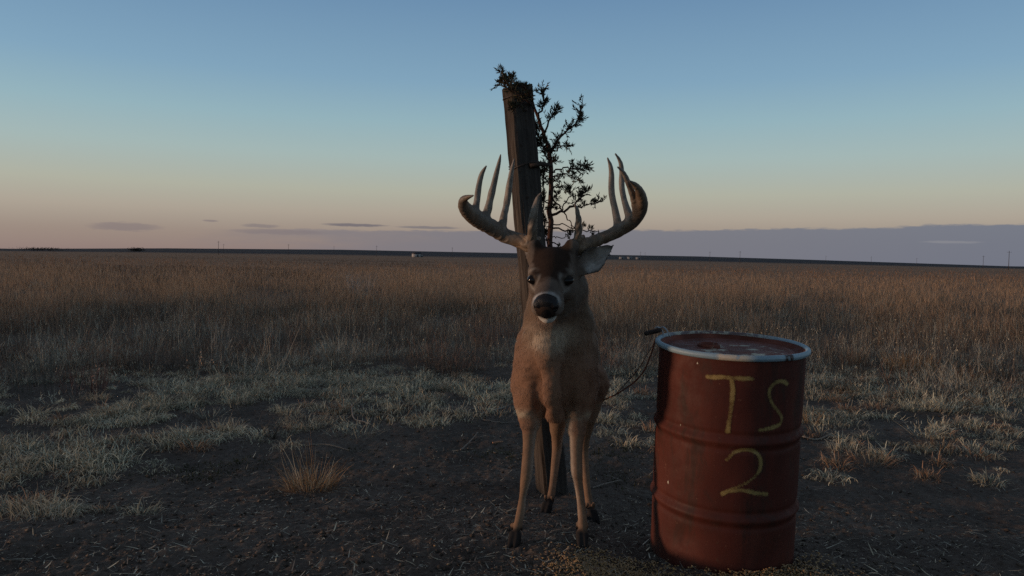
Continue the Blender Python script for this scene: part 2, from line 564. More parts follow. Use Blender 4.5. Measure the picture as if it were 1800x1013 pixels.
def ear_width(s):
    return np.where(s < 0.36, np.clip((s + 0.14) / 0.5, 0, 1) ** 0.6, 1 - np.clip((s - 0.36) / 0.64, 0, 1) ** 1.7)

def ear_sdf(S, e):
    ax = e['tip'] - e['base']; L = np.linalg.norm(ax); ax = ax / L
    n = e['face'] - ax * (e['face'] @ ax); n /= np.linalg.norm(n)
    v = np.cross(n, ax)
    e['ax'], e['n'], e['v'], e['L'] = ax, n, v, L
    lo = np.minimum(e['base'], e['tip']) - 0.07; hi = np.maximum(e['base'], e['tip']) + 0.07
    sl, P = S.sub(lo, hi)
    q = P - e['base'].astype(np.float32)
    s = q @ ax / L; vv = q @ v; nn = q @ n
    sc = np.clip(s, 0.0, 1.0)
    wv = e['hw'] * ear_width(sc) + 0.005
    cupd = 0.024 * (np.clip(vv / wv, -1.3, 1.3)) ** 2 * (1 - .6 * sc) - 0.010
    thick = 0.0078 * (1 - 0.15 * sc)
    d = np.maximum(np.abs(nn - cupd) - thick, np.abs(vv) - wv)
    d = np.maximum(d, np.maximum(-s, s - 1.06) * L)
    S.merge(sl, d * 0.8, 0.012)
    S.cone(e['base'] - ax * 0.015 - n * 0.006, e['base'] + ax * 0.03 - n * 0.010, 0.026, 0.018, 0.02)

def build_buck():
    S = SDF((-0.08, 2.27, -0.2), (0.50, 3.98, 1.20), 0.0052)
    # torso
    S.ell(W(977, 628, 3.05), (0.150, 0.28, 0.250), BODY_ROT, 0.06)
    S.ell(W(981, 618, 3.33), (0.163, 0.34, 0.220), BODY_ROT, 0.06)
    S.ell(W(991, 585, 3.64), (0.155, 0.22, 0.205), BODY_ROT, 0.08)
    S.ell(W(930, 655, 2.95), (0.060, 0.14, 0.170), rotz(0.1), 0.016)
    S.ell(W(1022, 655, 2.95), (0.060, 0.14, 0.170), rotz(-0.2), 0.016)
    S.ell(W(968, 640, 3.64), (0.07, 0.15, 0.19), BODY_ROT, 0.06)
    S.ell(W(1028, 640, 3.62), (0.066, 0.15, 0.19), BODY_ROT, 0.06)
    # neck
    for i, (a, ra, b, rb) in enumerate([(W(978, 625, 2.93), 0.142, W(980, 565, 2.85), 0.119), (W(980, 565, 2.85), 0.119, W(982, 508, 2.75), 0.094), (W(982, 508, 2.75), 0.094, Vector(hd(-0.07, 0, -0.02)), 0.075)]):
        S.cone(a, b, ra, rb, 0.06)
    S.chain([(W(966, 585, 2.755), 0.060), (W(965, 640, 2.750), 0.045), (W(970, 695, 2.760), 0.034), (W(977, 728, 2.81), 0.036)], 0.018)
    S.cone(W(928, 600, 2.93), W(931, 690, 2.90), 0.045, 0.045, 0.03)
    S.cone(W(1028, 600, 2.95), W(1022, 690, 2.90), 0.042, 0.045, 0.03)
    for pa, pb in ((W(943, 650, 2.765), W(950, 722, 2.790)), (W(997, 650, 2.765), W(996, 722, 2.790))):
        S.cone(pa, pb, 0.014, 0.020, 0.035, cut=True)
    # legs
    def leg(pts, k=0.022, k0=0.045):
        sp = spline([list(W(*p)) + [r] for p, r in pts], len(pts) * 3)
        S.chain([(q[:3], q[3] * (0.86 if q[3] < 0.035 else 1)) for q in sp], k0)
    leg([((931, 680, 2.95), .062), ((932, 724, 2.91), .045), ((931, 752, 2.89), .036), ((929, 791, 2.865), .0265), ((926.5, 826, 2.835), .0270), ((923.5, 846, 2.835), .0235), ((919, 872, 2.835), .0160), ((914.5, 905, 2.81), .0200), ((908, 930, 2.795), .0165)])
    leg([((1022, 680, 2.95), .062), ((1016, 724, 2.91), .045), ((1013, 752, 2.89), .038), ((1013, 791, 2.865), .0285), ((1013.5, 826, 2.835), .0275), ((1016, 846, 2.835), .022), ((1019, 872, 2.83), .0160), ((1023.5, 905, 2.81), .0205), ((1024, 933, 2.795), .0175)])
    leg([((988, 670, 3.55), .085), ((984, 715, 3.60), .06), ((980, 750, 3.65), .040), ((979, 788, 3.69), .029), ((976, 815, 3.64), .0245), ((972, 850, 3.56), .020), ((968, 876, 3.50), .0215), ((963, 893, 3.46), .020)])
    leg([((1040, 670, 3.52), .085), ((1034, 715, 3.56), .06), ((1029, 750, 3.60), .040), ((1026, 790, 3.63), .029), ((1028, 820, 3.57), .0245), ((1032, 858, 3.47), .020), ((1036, 886, 3.40), .0215), ((1040, 902, 3.36), .020)])
    # hooves: two toes and dew claws each
    hoof_c = []
    for (x, y, fwd) in [(W(904, 940, 2.775).x, 2.775, (-0.25, -1)), (W(1023.5, 940, 2.775).x, 2.775, (-0.05, -1)), (W(960, 900, 3.43).x, 3.43, (-0.45, -1)), (W(1043, 910, 3.33).x, 3.33, (0.35, -1))]:
        fv = np.array([fwd[0], fwd[1], 0.0]); fv /= np.linalg.norm(fv)
        sv = np.array([-fv[1], fv[0], 0])
        gz = float(ground_z(x, y))
        c = np.array([x, y, gz - 0.009])
        hoof_c.append(c)
        for sgn in (-1, 1):
            a = c + sv * 0.010 * sgn + np.array([0, 0, 0.045]) - fv * 0.012
            b = c + sv * 0.011 * sgn + fv * 0.035 + np.array([0, 0, 0.010])
            S.cone(a, b, 0.0155, 0.008, 0.006)
            S.cone(a - fv * 0.012 - np.array([0, 0, 0.018]), b - fv * 0.03, 0.0135, 0.010, 0.006)
            S.cone(c + sv * 0.016 * sgn - fv * 0.032 + np.array([0, 0, 0.075]), c + sv * 0.02 * sgn - fv * 0.042 + np.array([0, 0, 0.055]), 0.009, 0.005, 0.006)
    # tail
    S.cone(W(1006, 520, 3.84), W(1008, 600, 3.90), 0.035, 0.025, 0.03)
    # head
    S.ell(hd(-0.055, 0, -0.004), (0.092, 0.080, 0.070), HROT, 0.03)
    S.ell(hd(-0.05, 0, 0.035), (0.06, 0.062, 0.045), HROT, 0.03)
    for sg in (-1, 1):
        S.ell(hd(-0.014, sg * 0.054, 0.016), (0.034, 0.026, 0.024), HROT, 0.02)
        S.ell(hd(-0.035, sg * 0.050, -0.048), (0.062, 0.034, 0.052), HROT, 0.03)
        S.cone(hd(-0.08, sg * 0.048, 0.035), hd(-0.088, sg * 0.066, 0.078), 0.032, 0.026, 0.025)
        S.ell(hd(0.125, sg * 0.026, -0.047), (0.042, 0.026, 0.026), HROT, 0.02)
        S.cone(hd(-0.006, sg * 0.068, 0.019), hd(0.036, sg * 0.050, 0.018), 0.009, 0.006, 0.012)
        S.cone(hd(-0.004, sg * 0.066, -0.019), hd(0.036, sg * 0.050, -0.015), 0.006, 0.005, 0.012)
    S.cone(hd(-0.02, 0, -0.006), hd(0.135, 0, -0.032), 0.058, 0.041, 0.03)
    S.ell(hd(0.155, 0, -0.034), (0.032, 0.042, 0.036), HROT, 0.015)
    S.cone(hd(-0.07, 0, -0.065), hd(0.125, 0, -0.078), 0.058, 0.022, 0.02)
    S.ell(hd(0.138, 0, -0.083), (0.030, 0.026, 0.019), HROT, 0.01)
    # mouth cut
    S.ell(hd(0.155, 0, -0.069), (0.040, 0.045, 0.0045), HROT, 0.004, cut=True)
    ear_sdf(S, EAR_R); ear_sdf(S, EAR_L)
    V, F = S.mesh()
    V = relax(V, F, 1, 0.4)
    N = vertex_normals(V, F)
    # uneven coat: slight lumps
    lump = fbm(V[:, 0] * 16 + V[:, 1] * 5, V[:, 2] * 16 + V[:, 1] * 9, 3) - 0.5
    hl = (V - H0) @ HROT
    on_body = sstep(0.10, 0.22, np.linalg.norm(V - H0, axis=1)) * sstep(0.3, 0.5, V[:, 2])
    V = V + N * (lump * 0.022 * on_body)[:, None]
    return V, F, N, hoof_c

EYES = [hd(0.025, s * 0.0515, 0.001) for s in (-1, 1)]
def lerpc(c, d, t):
    return c * (1 - t[:, None]) + np.asarray(d)[None] * t[:, None]
def coat_colour(V, N):
    q = (V - H0) @ HROT
    f, l, u = q[:, 0], q[:, 1], q[:, 2]
    z = V[:, 2]; y = V[:, 1]; x = V[:, 0]
    dh = np.linalg.norm(q - np.array([0.0, 0, -0.02]), axis=1)
    head = 1 - sstep(0.17, 0.24, dh)
    nz = fbm(x * 30 + y * 11, z * 30 + y * 17, 3) - 0.5
    c = np.tile(np.array([0.218, 0.120, 0.074]), (len(V), 1))
    c = lerpc(c, (0.150, 0.105, 0.072), sstep(0.62, 0.95, z) * (1 - head))                     # greyer neck and back
    # sternum and front of the neck stay warm; the throat patch is pale
    tw = np.array(W(968, 594, 2.72))
    throat = np.exp(-(((x - tw[0]) / 0.075) ** 2 + ((z - tw[2]) / 0.042) ** 2)) * (y < 2.86) * (1 - head)
    c = lerpc(c, (0.40, 0.32, 0.235), np.clip(throat * (1.4 + 2.2 * nz), 0, 0.92))
    # belly, armpits, inner legs
    c = lerpc(c, (0.42, 0.36, 0.29), sstep(0.35, 0.8, -N[:, 2]) * sstep(3.0, 3.15, y) * (z > 0.3) * (z < 0.7))
    cx = np.interp(y, [2.8, 3.6], [0.165, 0.295])
    inner = sstep(0.15, 0.8, -np.sign(x - cx) * N[:, 0]) * (z < 0.46) * sstep(-0.02, 0.2, z)
    c = lerpc(c, (0.36, 0.30, 0.235), inner * 0.75)
    c = lerpc(c, (0.36, 0.29, 0.20), np.exp(-((z - 0.475) / 0.018) ** 2) * (y < 3.0) * (np.abs(x - cx) > 0.05) * np.clip(0.55 + 2 * nz, 0, 1))
    c = lerpc(c, (0.20, 0.128, 0.078), (z < 0.40) * (1 - inner) * 0.6)
    gz = ground_smooth(x, y)
    c = lerpc(c, (0.026, 0.022, 0.020), sstep(0.075, 0.048, z - gz) )
    # face
    hc = np.tile(np.array([0.112, 0.086, 0.068]), (len(V), 1))
    hc = lerpc(hc, (0.028, 0.016, 0.011), sstep(0.004, 0.020, u + 0.02 * nz) * (1 - sstep(0.060, 0.095, f + 0.04 * nz)) * (1 - sstep(0.058, 0.072, np.abs(l) + 0.25 * np.clip(f, 0, 1) + .02 * nz)) * 0.97)
    hc = lerpc(hc, (0.090, 0.068, 0.055), sstep(0.0, 0.03, u + 0.2 * f) * sstep(0.065, 0.10, f) * 0.6)
    for e in EYES:
        qe = (e - H0) @ HROT
        d = np.linalg.norm((q - qe) * np.array([0.8, 1, 1.0]), axis=1)
        hc = lerpc(hc, (0.27, 0.24, 0.205), np.exp(-((d - 0.034) / 0.005) ** 2) * np.clip(0.38 + 1.5 * nz, 0, 1))
        dd = np.linalg.norm((q - qe - np.array([0.02, 0, -0.032])) / np.array([0.03, 0.03, 0.014]), axis=1)
        hc = lerpc(hc, (0.34, 0.32, 0.295), np.exp(-dd ** 2) * 0.6)
        hc = lerpc(hc, (0.02, 0.016, 0.013), sstep(0.026, 0.021, d))
    ff = f - 0.10 * np.abs(l) 
    hc = lerpc(hc, (0.38, 0.36, 0.335), sstep(0.114, 0.134, ff + 0.045 * nz) * sstep(-0.034, -0.006, u) * np.clip(.85 + 1.2 * nz, 0, 1))
    hc = lerpc(hc, (0.15, 0.125, 0.105), sstep(0.10, 0.13, ff) * sstep(-0.03, -0.05, u) * .7)
    hc = lerpc(hc, (0.012, 0.010, 0.010), sstep(0.146, 0.150, f) * (np.abs(l) < 0.036 - 0.25 * np.clip(-u - 0.03, 0, 1)) * (u > -0.064))
    hc = lerpc(hc, (0.17, 0.13, 0.10), sstep(0.03, 0.0, f) * sstep(-0.05, -0.09, u) * 0.4)
    hc = lerpc(hc, (0.56, 0.52, 0.46), sstep(-0.066, -0.078, u) * sstep(0.03, 0.09, f))
    hc = lerpc(hc, (0.030, 0.022, 0.019), np.exp(-((u + 0.068) / 0.008) ** 2) * sstep(0.06, 0.10, f))
    c = c * (1 - head[:, None]) + hc * head[:, None]
    # ears
    for e in (EAR_R, EAR_L):
        r = V - e['base']
        s = r @ e['ax'] / e['L']; v = r @ e['v']; n = r @ e['n']
        near = (s > 0.08) * (s < 1.1) * (np.abs(v) < 0.06) * (np.abs(n - 0.005) < 0.04)
        facing = sstep(-0.1, 0.4, N @ e['n'])
        rim = sstep(0.62, 0.98, np.abs(v) / (e['hw'] * ear_width(np.clip(s, 0, 1)) + 0.006))
        wv = 0.5 + 0.5 * np.sin(v * 420 + s * 5)
        ec = lerpc(np.tile(np.array([0.12, 0.09, 0.068]), (len(V), 1)), (0.34, 0.315, 0.29), facing * np.clip(0.30 + (0.35 + 0.35 * wv) * sstep(0.3, -0.4, v / e['hw']) + nz, 0, 1))
        ec = lerpc(ec, (0.05, 0.04, 0.035), np.clip(rim * 0.8 + sstep(0.8, 1.0, s), 0, 1))
        t = near * sstep(0.08, 0.22, s)
        c = c * (1 - t[:, None]) + ec * t[:, None]
    return c * (1 + 0.35 * nz[:, None])

def build_hair(V, F, count=110000):
    tri = np.concatenate([F[:, [0, 1, 2]], F[:, [0, 2, 3]]])
    A, B, Cc = V[tri[:, 0]], V[tri[:, 1]], V[tri[:, 2]]
    cr = np.cross(B - A, Cc - A); ar = np.linalg.norm(cr, axis=1)
    # only what the front and sides show needs hair as dense
    wgt = ar * np.where(A[:, 1] < 3.15, 1.0, 0.4)
    k = rng.choice(len(tri), count, p=wgt / wgt.sum())
    r1 = np.sqrt(rng.random(count)); r2 = rng.random(count)
    P = A[k] * (1 - r1)[:, None] + B[k] * (r1 * (1 - r2))[:, None] + Cc[k] * (r1 * r2)[:, None]
    n = cr[k] / (ar[k][:, None] + 1e-12)
    q = (P - H0) @ HROT
    dh = np.linalg.norm(q, axis=1)
    head = sstep(0.22, 0.15, dh)
    down = np.array([0.0, 0.35, -1.0])
    back = -HF
    flow = down[None] * (1 - head[:, None]) + back[None] * head[:, None]
    flow = flow - n * (flow * n).sum(1)[:, None]
    flow /= np.linalg.norm(flow, axis=1, keepdims=True) + 1e-9
    ln = 0.0105 * (1 - head) + 0.004 * head
    ln = ln * np.where(P[:, 2] < 0.42, 0.35, 1.0) * rng.uniform(0.6, 1.5, count)
    tw = np.array(W(968, 594, 2.72))
    thr = np.exp(-(((P[:, 0] - tw[0]) / 0.08) ** 2 + ((P[:, 2] - tw[2]) / 0.05) ** 2)) * (P[:, 1] < 2.86) * (1 - head)
    ln = ln * (1 + 1.0 * thr)
    gz = ground_smooth(P[:, 0], P[:, 1])
    keep = (P[:, 2] - gz > 0.085) & ~((q[:, 0] > 0.145) & (np.abs(q[:, 1]) < 0.06)) & (np.min([np.linalg.norm(P - e, axis=1) for e in EYES], axis=0) > 0.026) & (np.min([np.linalg.norm(P - (e['base'] + e['ax'] * np.clip((P - e['base']) @ e['ax'], e['L'] * .25, e['L'])[:, None]), axis=1) for e in (EAR_R, EAR_L)], axis=0) > 0.05)
    clump = fbm(P[:, 0] * 45 + P[:, 1] * 13, P[:, 2] * 30, 2)[:, None] - 0.5
    d = flow * 0.95 + n * (0.12 + 0.45 * clump) + rng.normal(0, 0.09, (count, 3))
    d /= np.linalg.norm(d, axis=1, keepdims=True)
    s = np.cross(d, n); s /= np.linalg.norm(s, axis=1, keepdims=True) + 1e-9
    wd = 0.0011
    c = coat_colour(P, n) * rng.uniform(0.8, 1.22, (count, 1))
    P, n, d, s, ln, c = P[keep], n[keep], d[keep], s[keep], ln[keep], c[keep]
    m = len(P)
    Vh = np.stack([P - s * wd - n * 0.001, P + s * wd - n * 0.001, P + d * ln[:, None]], 1).reshape(-1, 3)
    Fh = np.arange(3 * m).reshape(-1, 3)
    Ch = np.repeat(c, 3, 0)
    Ch = Ch.reshape(m, 3, 3); Ch[:, 2] *= 1.15
    return Vh, Fh, Ch.reshape(-1, 3)

def antler_mesh(side):
    pts = dict(L=dict(
        beam=[(933, 430, 2.645, 15), (920, 425, 2.66, 13), (889, 415, 2.68, 12.5), (864, 400, 2.665, 14), (838, 384, 2.62, 15), (820, 369, 2.565, 12.5), (814, 356, 2.53, 8.5), (818.5, 348.5, 2.50, 5.4), (832, 344, 2.46, 1.4)],
        tines=[[(882, 402, 2.68, 9), (886, 380, 2.69, 6.3), (891, 355, 2.70, 5.8), (898, 309, 2.69, 4.6), (904, 280, 2.67, 1.6)],
               [(852, 385, 2.645, 9), (858, 366, 2.65, 6.8), (866, 333, 2.65, 5.8), (875, 296, 2.64, 4.2), (880, 272, 2.62, 1.4)],
               [(834, 374, 2.60, 8), (838, 356, 2.60, 5.8), (842, 325, 2.60, 5.0), (847, 306, 2.59, 4.2), (855, 292, 2.57, 1.5)],
               [(936, 432, 2.63, 9), (936, 405, 2.60, 8), (938, 378, 2.58, 7), (945, 350, 2.57, 4.5), (951, 340, 2.56, 1.8)]],
        burr=(934, 432, 2.64)), R=dict(
        beam=[(1012, 436, 2.645, 15), (1029, 430, 2.66, 12), (1059, 419, 2.67, 10.5), (1089, 405, 2.655, 11), (1112, 389, 2.62, 12), (1125, 372, 2.57, 11.5), (1129, 353, 2.52, 9.5), (1124, 336, 2.485, 7.5), (1116, 325, 2.465, 4.8), (1106, 318, 2.445, 1.3)],
        tines=[[(1088, 402, 2.66, 8), (1081, 369, 2.68, 6.2), (1075, 339, 2.69, 5.8), (1075, 309, 2.69, 5.0), (1073, 292, 2.68, 3.6), (1068, 278, 2.67, 1.4)],
               [(1108, 386, 2.63, 8), (1098, 355, 2.65, 5.6), (1093, 329, 2.655, 5.2), (1093, 303, 2.65, 4.6), (1090, 284, 2.64, 3.4), (1082, 271, 2.62, 1.4)],
               [(1119, 368, 2.56, 8), (1113, 345, 2.52, 6.2), (1104, 321, 2.49, 5.0), (1096, 304, 2.475, 3.6), (1086, 294, 2.46, 1.6)],
               [(1015, 432, 2.63, 9), (1017, 405, 2.60, 6.8), (1016.5, 385, 2.58, 5.4), (1013.5, 367, 2.57, 3.2), (1010, 356, 2.565, 1.2)]],
        burr=(1013, 438, 2.64)))[side]
    lo = np.full(3, 9.0); hi = np.full(3, -9.0)
    chains = [spline(pts['beam'], 26)] + [spline(t, 14) for t in pts['tines']]
    W3 = []
    for ch in chains:
        cc = [(np.array(W(a, b, y)), r * y / FPX) for a, b, y, r in ch]
        W3.append(cc)
        for p, r in cc:
            lo = np.minimum(lo, p - r - 0.03); hi = np.maximum(hi, p + r + 0.03)
    S = SDF(lo - 0.02, hi + 0.02, 0.0028)
    for i, cc in enumerate(W3):
        S.chain(cc, 0.010)
    b = np.array(W(*pts['burr']))
    r0 = np.random.default_rng(5 if side == 'L' else 6)
    for k in range(26):     # pearled burr and warts near the base
        th = r0.uniform(0, 2 * math.pi)
        hgt = abs(r0.normal(0, 0.022))
        p = b + np.array([math.cos(th) * 0.029, math.sin(th) * 0.027, hgt])
        S.ell(p, np.full(3, r0.uniform(0.004, 0.008)), None, 0.006)
    S.ell(b, (0.034, 0.031, 0.013), None, 0.012)
    V, F = S.mesh()
    N = vertex_normals(V, F)
    base_d = np.linalg.norm(V - b, axis=1)
    ridg = vnoise(V[:, 0] * 130 + V[:, 1] * 130, V[:, 2] * 35) - 0.5
    V = V + N * (ridg * 0.0042 * sstep(0.34, 0.02, base_d) + 0.0014 * ridg)[:, None]
    # pale bone, browner towards the base and the underside of the beam, pale tips
    nz = fbm(V[:, 0] * 40, V[:, 2] * 40 + V[:, 1] * 40, 3) - 0.5
    c = np.tile(np.array([0.190, 0.155, 0.122]), (len(V), 1))
    top_z = sstep(1.18, 1.42, V[:, 2])
    c = lerpc(c, (0.215, 0.185, 0.155), top_z)
    beam = np.array([p for p, r in W3[0]]); 
    db = np.min(np.linalg.norm(V[:, None] - beam[None, ::2], axis=2), axis=1)
    c = lerpc(c, (0.135, 0.092, 0.060), sstep(0.045, 0.02, db) * np.clip(0.75 + 1.5 * nz, 0, 1))
    c = lerpc(c, (0.20, 0.135, 0.085), sstep(0.09, 0.03, base_d) * np.clip(0.8 + nz, 0, 1))
    for cc in W3:
        tip = cc[-1][0]
        c = lerpc(c, (0.12, 0.10, 0.085), sstep(0.035, 0.0, np.linalg.norm(V - tip, axis=1)) * 0.7)
    c = lerpc(c, (0.085, 0.055, 0.036), sstep(.05, .30, ridg + .8 * nz) * .55 * sstep(.4, .05, base_d))
    c = c * (1 + 0.9 * nz[:, None])
    return np_mesh('antler', V, F, c, True)

def glossy(name, colr, rough, coat=0.0, nscale=0):
    m, nb, b = material(name)
    b.inputs['Base Color'].default_value = (*colr, 1)
    b.inputs['Roughness'].default_value = rough
    b.inputs['Coat Weight'].default_value = coat
    b.inputs['Specular IOR Level'].default_value = 0.5 if coat == 0 else 0.22
    b.inputs['Coat Roughness'].default_value = 0.08
    if nscale:
        g = nb.n('ShaderNodeNewGeometry')
        v = nb.n('ShaderNodeTexVoronoi'); v.inputs['Scale'].default_value = nscale
        nb.l(g.outputs['Position'], v.inputs['Vector'])
        bump(nb, b, v.outputs['Distance'], 0.5, 0.002)
        nn = nb.noise(g.outputs['Position'], 80, 3)
        nb.l(nb.mix(nn, (colr[0] * .6, colr[1] * .6, colr[2] * .6, 1), (colr[0] * 1.5, colr[1] * 1.5, colr[2] * 1.5, 1)), b.inputs['Base Color'])
    return m
def make_buck():
    V, F, N, hc = build_buck()
    org = np.array([0.2, 3.1, float(ground_smooth(0.2, 3.1))])
    root = empty('deer', org, 'big-antlered brown whitetail buck standing face-on beside the red drum', 'deer')
    link('body', np_mesh('body', V - org, F, coat_colour(V, N), True), M_FUR, root)
    Vh, Fh, Ch = build_hair(V, F)
    link('fur', np_mesh('fur', Vh - org, Fh, Ch, False), M_HAIR, root, kind='stuff')
    for s in ('L', 'R'):
        me = antler_mesh(s)
        me.transform(Matrix.Translation(-Vector(org)))
        link('antler', me, M_ANTLER, root)
    m_eye = glossy('eye_black', (0.008, 0.006, 0.005), 0.10, 0.001)
    for sg, e in zip((-1, 1), EYES):
        S = SDF(e - 0.03, e + 0.03, 0.0022)
        S.ell(e, (0.0235, 0.0295, 0.0178), HROT, 0.002)
        v, f = S.mesh()
        link('eye', np_mesh('eye', v - org, f, None, True), m_eye, root)
    c = hd(0.172, 0, -0.030)
    S = SDF(c - 0.07, c + 0.07, 0.0028)
    S.ell(hd(0.164, 0, -0.019), (0.024, 0.040, 0.029), HROT, 0.01)
    S.ell(hd(0.166, 0, -0.043), (0.023, 0.027, 0.029), HROT, 0.012)
    for sg in (-1, 1):
        S.ell(hd(0.164, sg * 0.029, -0.026), (0.024, 0.012, 0.019), HROT, 0.010)
        S.cone(hd(0.190, sg * 0.022, -0.034), hd(0.182, sg * 0.036, -0.028), 0.0065, 0.0045, 0.004, cut=True)
    S.cone(hd(0.198, 0, -0.035), hd(0.186, 0, -0.068), 0.0022, 0.003, 0.003, cut=True)
    v, f = S.mesh()
    link('nose', np_mesh('nose', v - org, f, None, True), glossy('wet_nose', (0.012, 0.010, 0.010), 0.45, 0.08, 330), root)
    return root
make_buck()

# ------------------------------------------------------------------ the drum
RIM_C = W(1285, 605, 2.84)
BOT_C = W(1264, 996, 2.895)
DAX = (RIM_C - BOT_C); DH = DAX.length; DAX = DAX.normalized()
DX = (Vector((1, 0, 0)) - DAX * DAX.x).normalized(); DY = DAX.cross(DX)
DRUM_M = Matrix(((DX.x, DY.x, DAX.x, BOT_C.x), (DX.y, DY.y, DAX.y, BOT_C.y), (DX.z, DY.z, DAX.z, BOT_C.z), (0, 0, 0, 1)))
DR = 0.2715
def drum_radius(z):
    r = np.full_like(z, DR)
    for zr in (0.335, 0.655):
        t = (z - DH * zr)
        r = r + 0.009 * np.exp(-(t / 0.0125) ** 2) - 0.004 * np.exp(-((t - 0.028) / 0.009) ** 2) - 0.004 * np.exp(-((t + 0.028) / 0.009) ** 2)
    return r
def drum_dent(th, z):
    d = 0.006 * (fbm(np.cos(th) * 1.6 + 9, z * 4 + np.sin(th) * 1.6, 3) - 0.5)
    d = d - 0.010 * np.exp(-(((th + 2.35) / 0.22) ** 2 + ((z - 0.20) / 0.05) ** 2))
    d = d - 0.006 * np.exp(-(((th + 0.75) / 0.18) ** 2 + ((z - 0.50) / 0.07) ** 2))
    return d
def lathe(prof_r, prof_z, nseg=160, dent=True, th0=0.0):
    th = np.linspace(-math.pi, math.pi, nseg, endpoint=False)
    R, T = np.meshgrid(prof_r, th, indexing='ij'); Z, _ = np.meshgrid(prof_z, th, indexing='ij')
    if dent:
        R = R + drum_dent(T, Z)
    V = np.stack([R * np.cos(T), R * np.sin(T), Z], -1).reshape(-1, 3)
    n, k = R.shape
    i, j = np.meshgrid(np.arange(n - 1), np.arange(k), indexing='ij'); j2 = (j + 1) % k
    Fq = np.stack([i * k + j, i * k + j2, (i + 1) * k + j2, (i + 1) * k + j], -1).reshape(-1, 4)
    return V, Fq
def drum_paint(lid=False):
    m, nb, b = material('rusty_lid' if lid else 'rusty_drum')
    t = nb.n('ShaderNodeTexCoord'); P = t.outputs['Object']
    n1 = nb.noise(P, 3.5, 5, 0.6); n2 = nb.noise(P, 22, 5, 0.65)
    st = nb.noise(nb.mapping(P, (14, 14, 1.3)), 1.0, 4, 0.6)
    c = nb.ramp(nb.m('ADD', nb.m('MULTIPLY', n1, 0.6), nb.m('MULTIPLY', st, 0.4)),
                [(0.3, (0.050, 0.015, 0.010, 1)), (0.5, (0.080, 0.019, 0.012, 1)), (0.68, (0.115, 0.031, 0.019, 1))])
    c = nb.mix(nb.mr(n2, 0.60, 0.72), c, (0.075, 0.03, 0.018, 1))
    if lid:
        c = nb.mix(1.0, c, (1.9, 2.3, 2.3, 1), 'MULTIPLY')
    if lid:
        n4 = nb.noise(P, 9, 5, 0.7, 0.6)
        sp = nb.n('ShaderNodeSeparateXYZ'); nb.l(P, sp.inputs[0])
        dx = nb.m('SUBTRACT', sp.outputs[0], 0.03); dy = nb.m('ADD', sp.outputs[1], 0.07)
        dd = nb.m('SQRT', nb.m('ADD', nb.m('MULTIPLY', dx, dx), nb.m('MULTIPLY', dy, dy)))
        patch = nb.m('MULTIPLY', nb.mr(n4, 0.52, 0.60), nb.mr(dd, 0.22, 0.12))
        c = nb.mix(patch, c, (0.48, 0.45, 0.34, 1))
        c = nb.mix(nb.mr(nb.noise(P, 5, 3, 0.5), 0.5, 0.62), c, (0.10, 0.028, 0.016, 1))
    else:
        n5 = nb.noise(nb.mapping(P, (9, 9, 2.5)), 1.0, 5, 0.7, 0.5)
        c = nb.mix(nb.m('MULTIPLY', nb.mr(n5, 0.50, 0.68), 0.85), c, (0.042, 0.020, 0.014, 1))
        n6 = nb.noise(P, 46, 4, 0.7)
        c = nb.mix(nb.m('MULTIPLY', nb.mr(n6, 0.64, 0.72), 0.6), c, (0.17, 0.075, 0.045, 1))
    nb.l(c, b.inputs['Base Color'])
    nb.l(nb.mr(n2, 0.3, 0.7, 0.55, 0.8), b.inputs['Roughness'])
    b.inputs['Specular IOR Level'].default_value = 0.2
    bump(nb, b, nb.m('ADD', n2, nb.m('MULTIPLY', st, 0.6)), 0.18, 0.006)
    return m
def ring_paint():
    m, nb, b = material('blue_rim_paint')
    t = nb.n('ShaderNodeTexCoord'); P = t.outputs['Object']
    n1 = nb.noise(P, 6, 5, 0.6); n2 = nb.noise(P, 30, 4, 0.6)
    c = nb.ramp(n1, [(0.3, (0.17, 0.26, 0.32, 1)), (0.7, (0.29, 0.39, 0.44, 1))])
    sp = nb.n('ShaderNodeSeparateXYZ'); nb.l(P, sp.inputs[0])
    ang = nb.m('ARCTAN2', sp.outputs[1], sp.outputs[0])
    cream = nb.m('MULTIPLY', nb.mr(ang, -2.05, -1.98), nb.mr(ang, -1.52, -1.72))
    c = nb.mix(nb.m('MULTIPLY', cream, nb.mr(n2, 0.35, 0.5)), c, (0.52, 0.45, 0.35, 1))
    chip = nb.m('MULTIPLY', nb.m('MULTIPLY', nb.mr(ang, -1.18, -1.14), nb.mr(ang, -1.00, -1.04)), nb.mr(n2, 0.36, 0.46))
    c = nb.mix(nb.m('MAXIMUM', chip, nb.mr(n2, 0.70, 0.74)), c, (0.05, 0.028, 0.022, 1))
    back = nb.mr(sp.outputs[1], 0.10, 0.26)
    c = nb.mix(nb.m('MULTIPLY', back, 0.85), c, nb.mix(nb.mr(n2, 0.45, 0.58), (0.10, 0.035, 0.02, 1), (0.42, 0.38, 0.27, 1)))
    nb.l(c, b.inputs['Base Color']); b.inputs['Roughness'].default_value = 0.5
    bump(nb, b, n2, 0.2, 0.004)
    return m
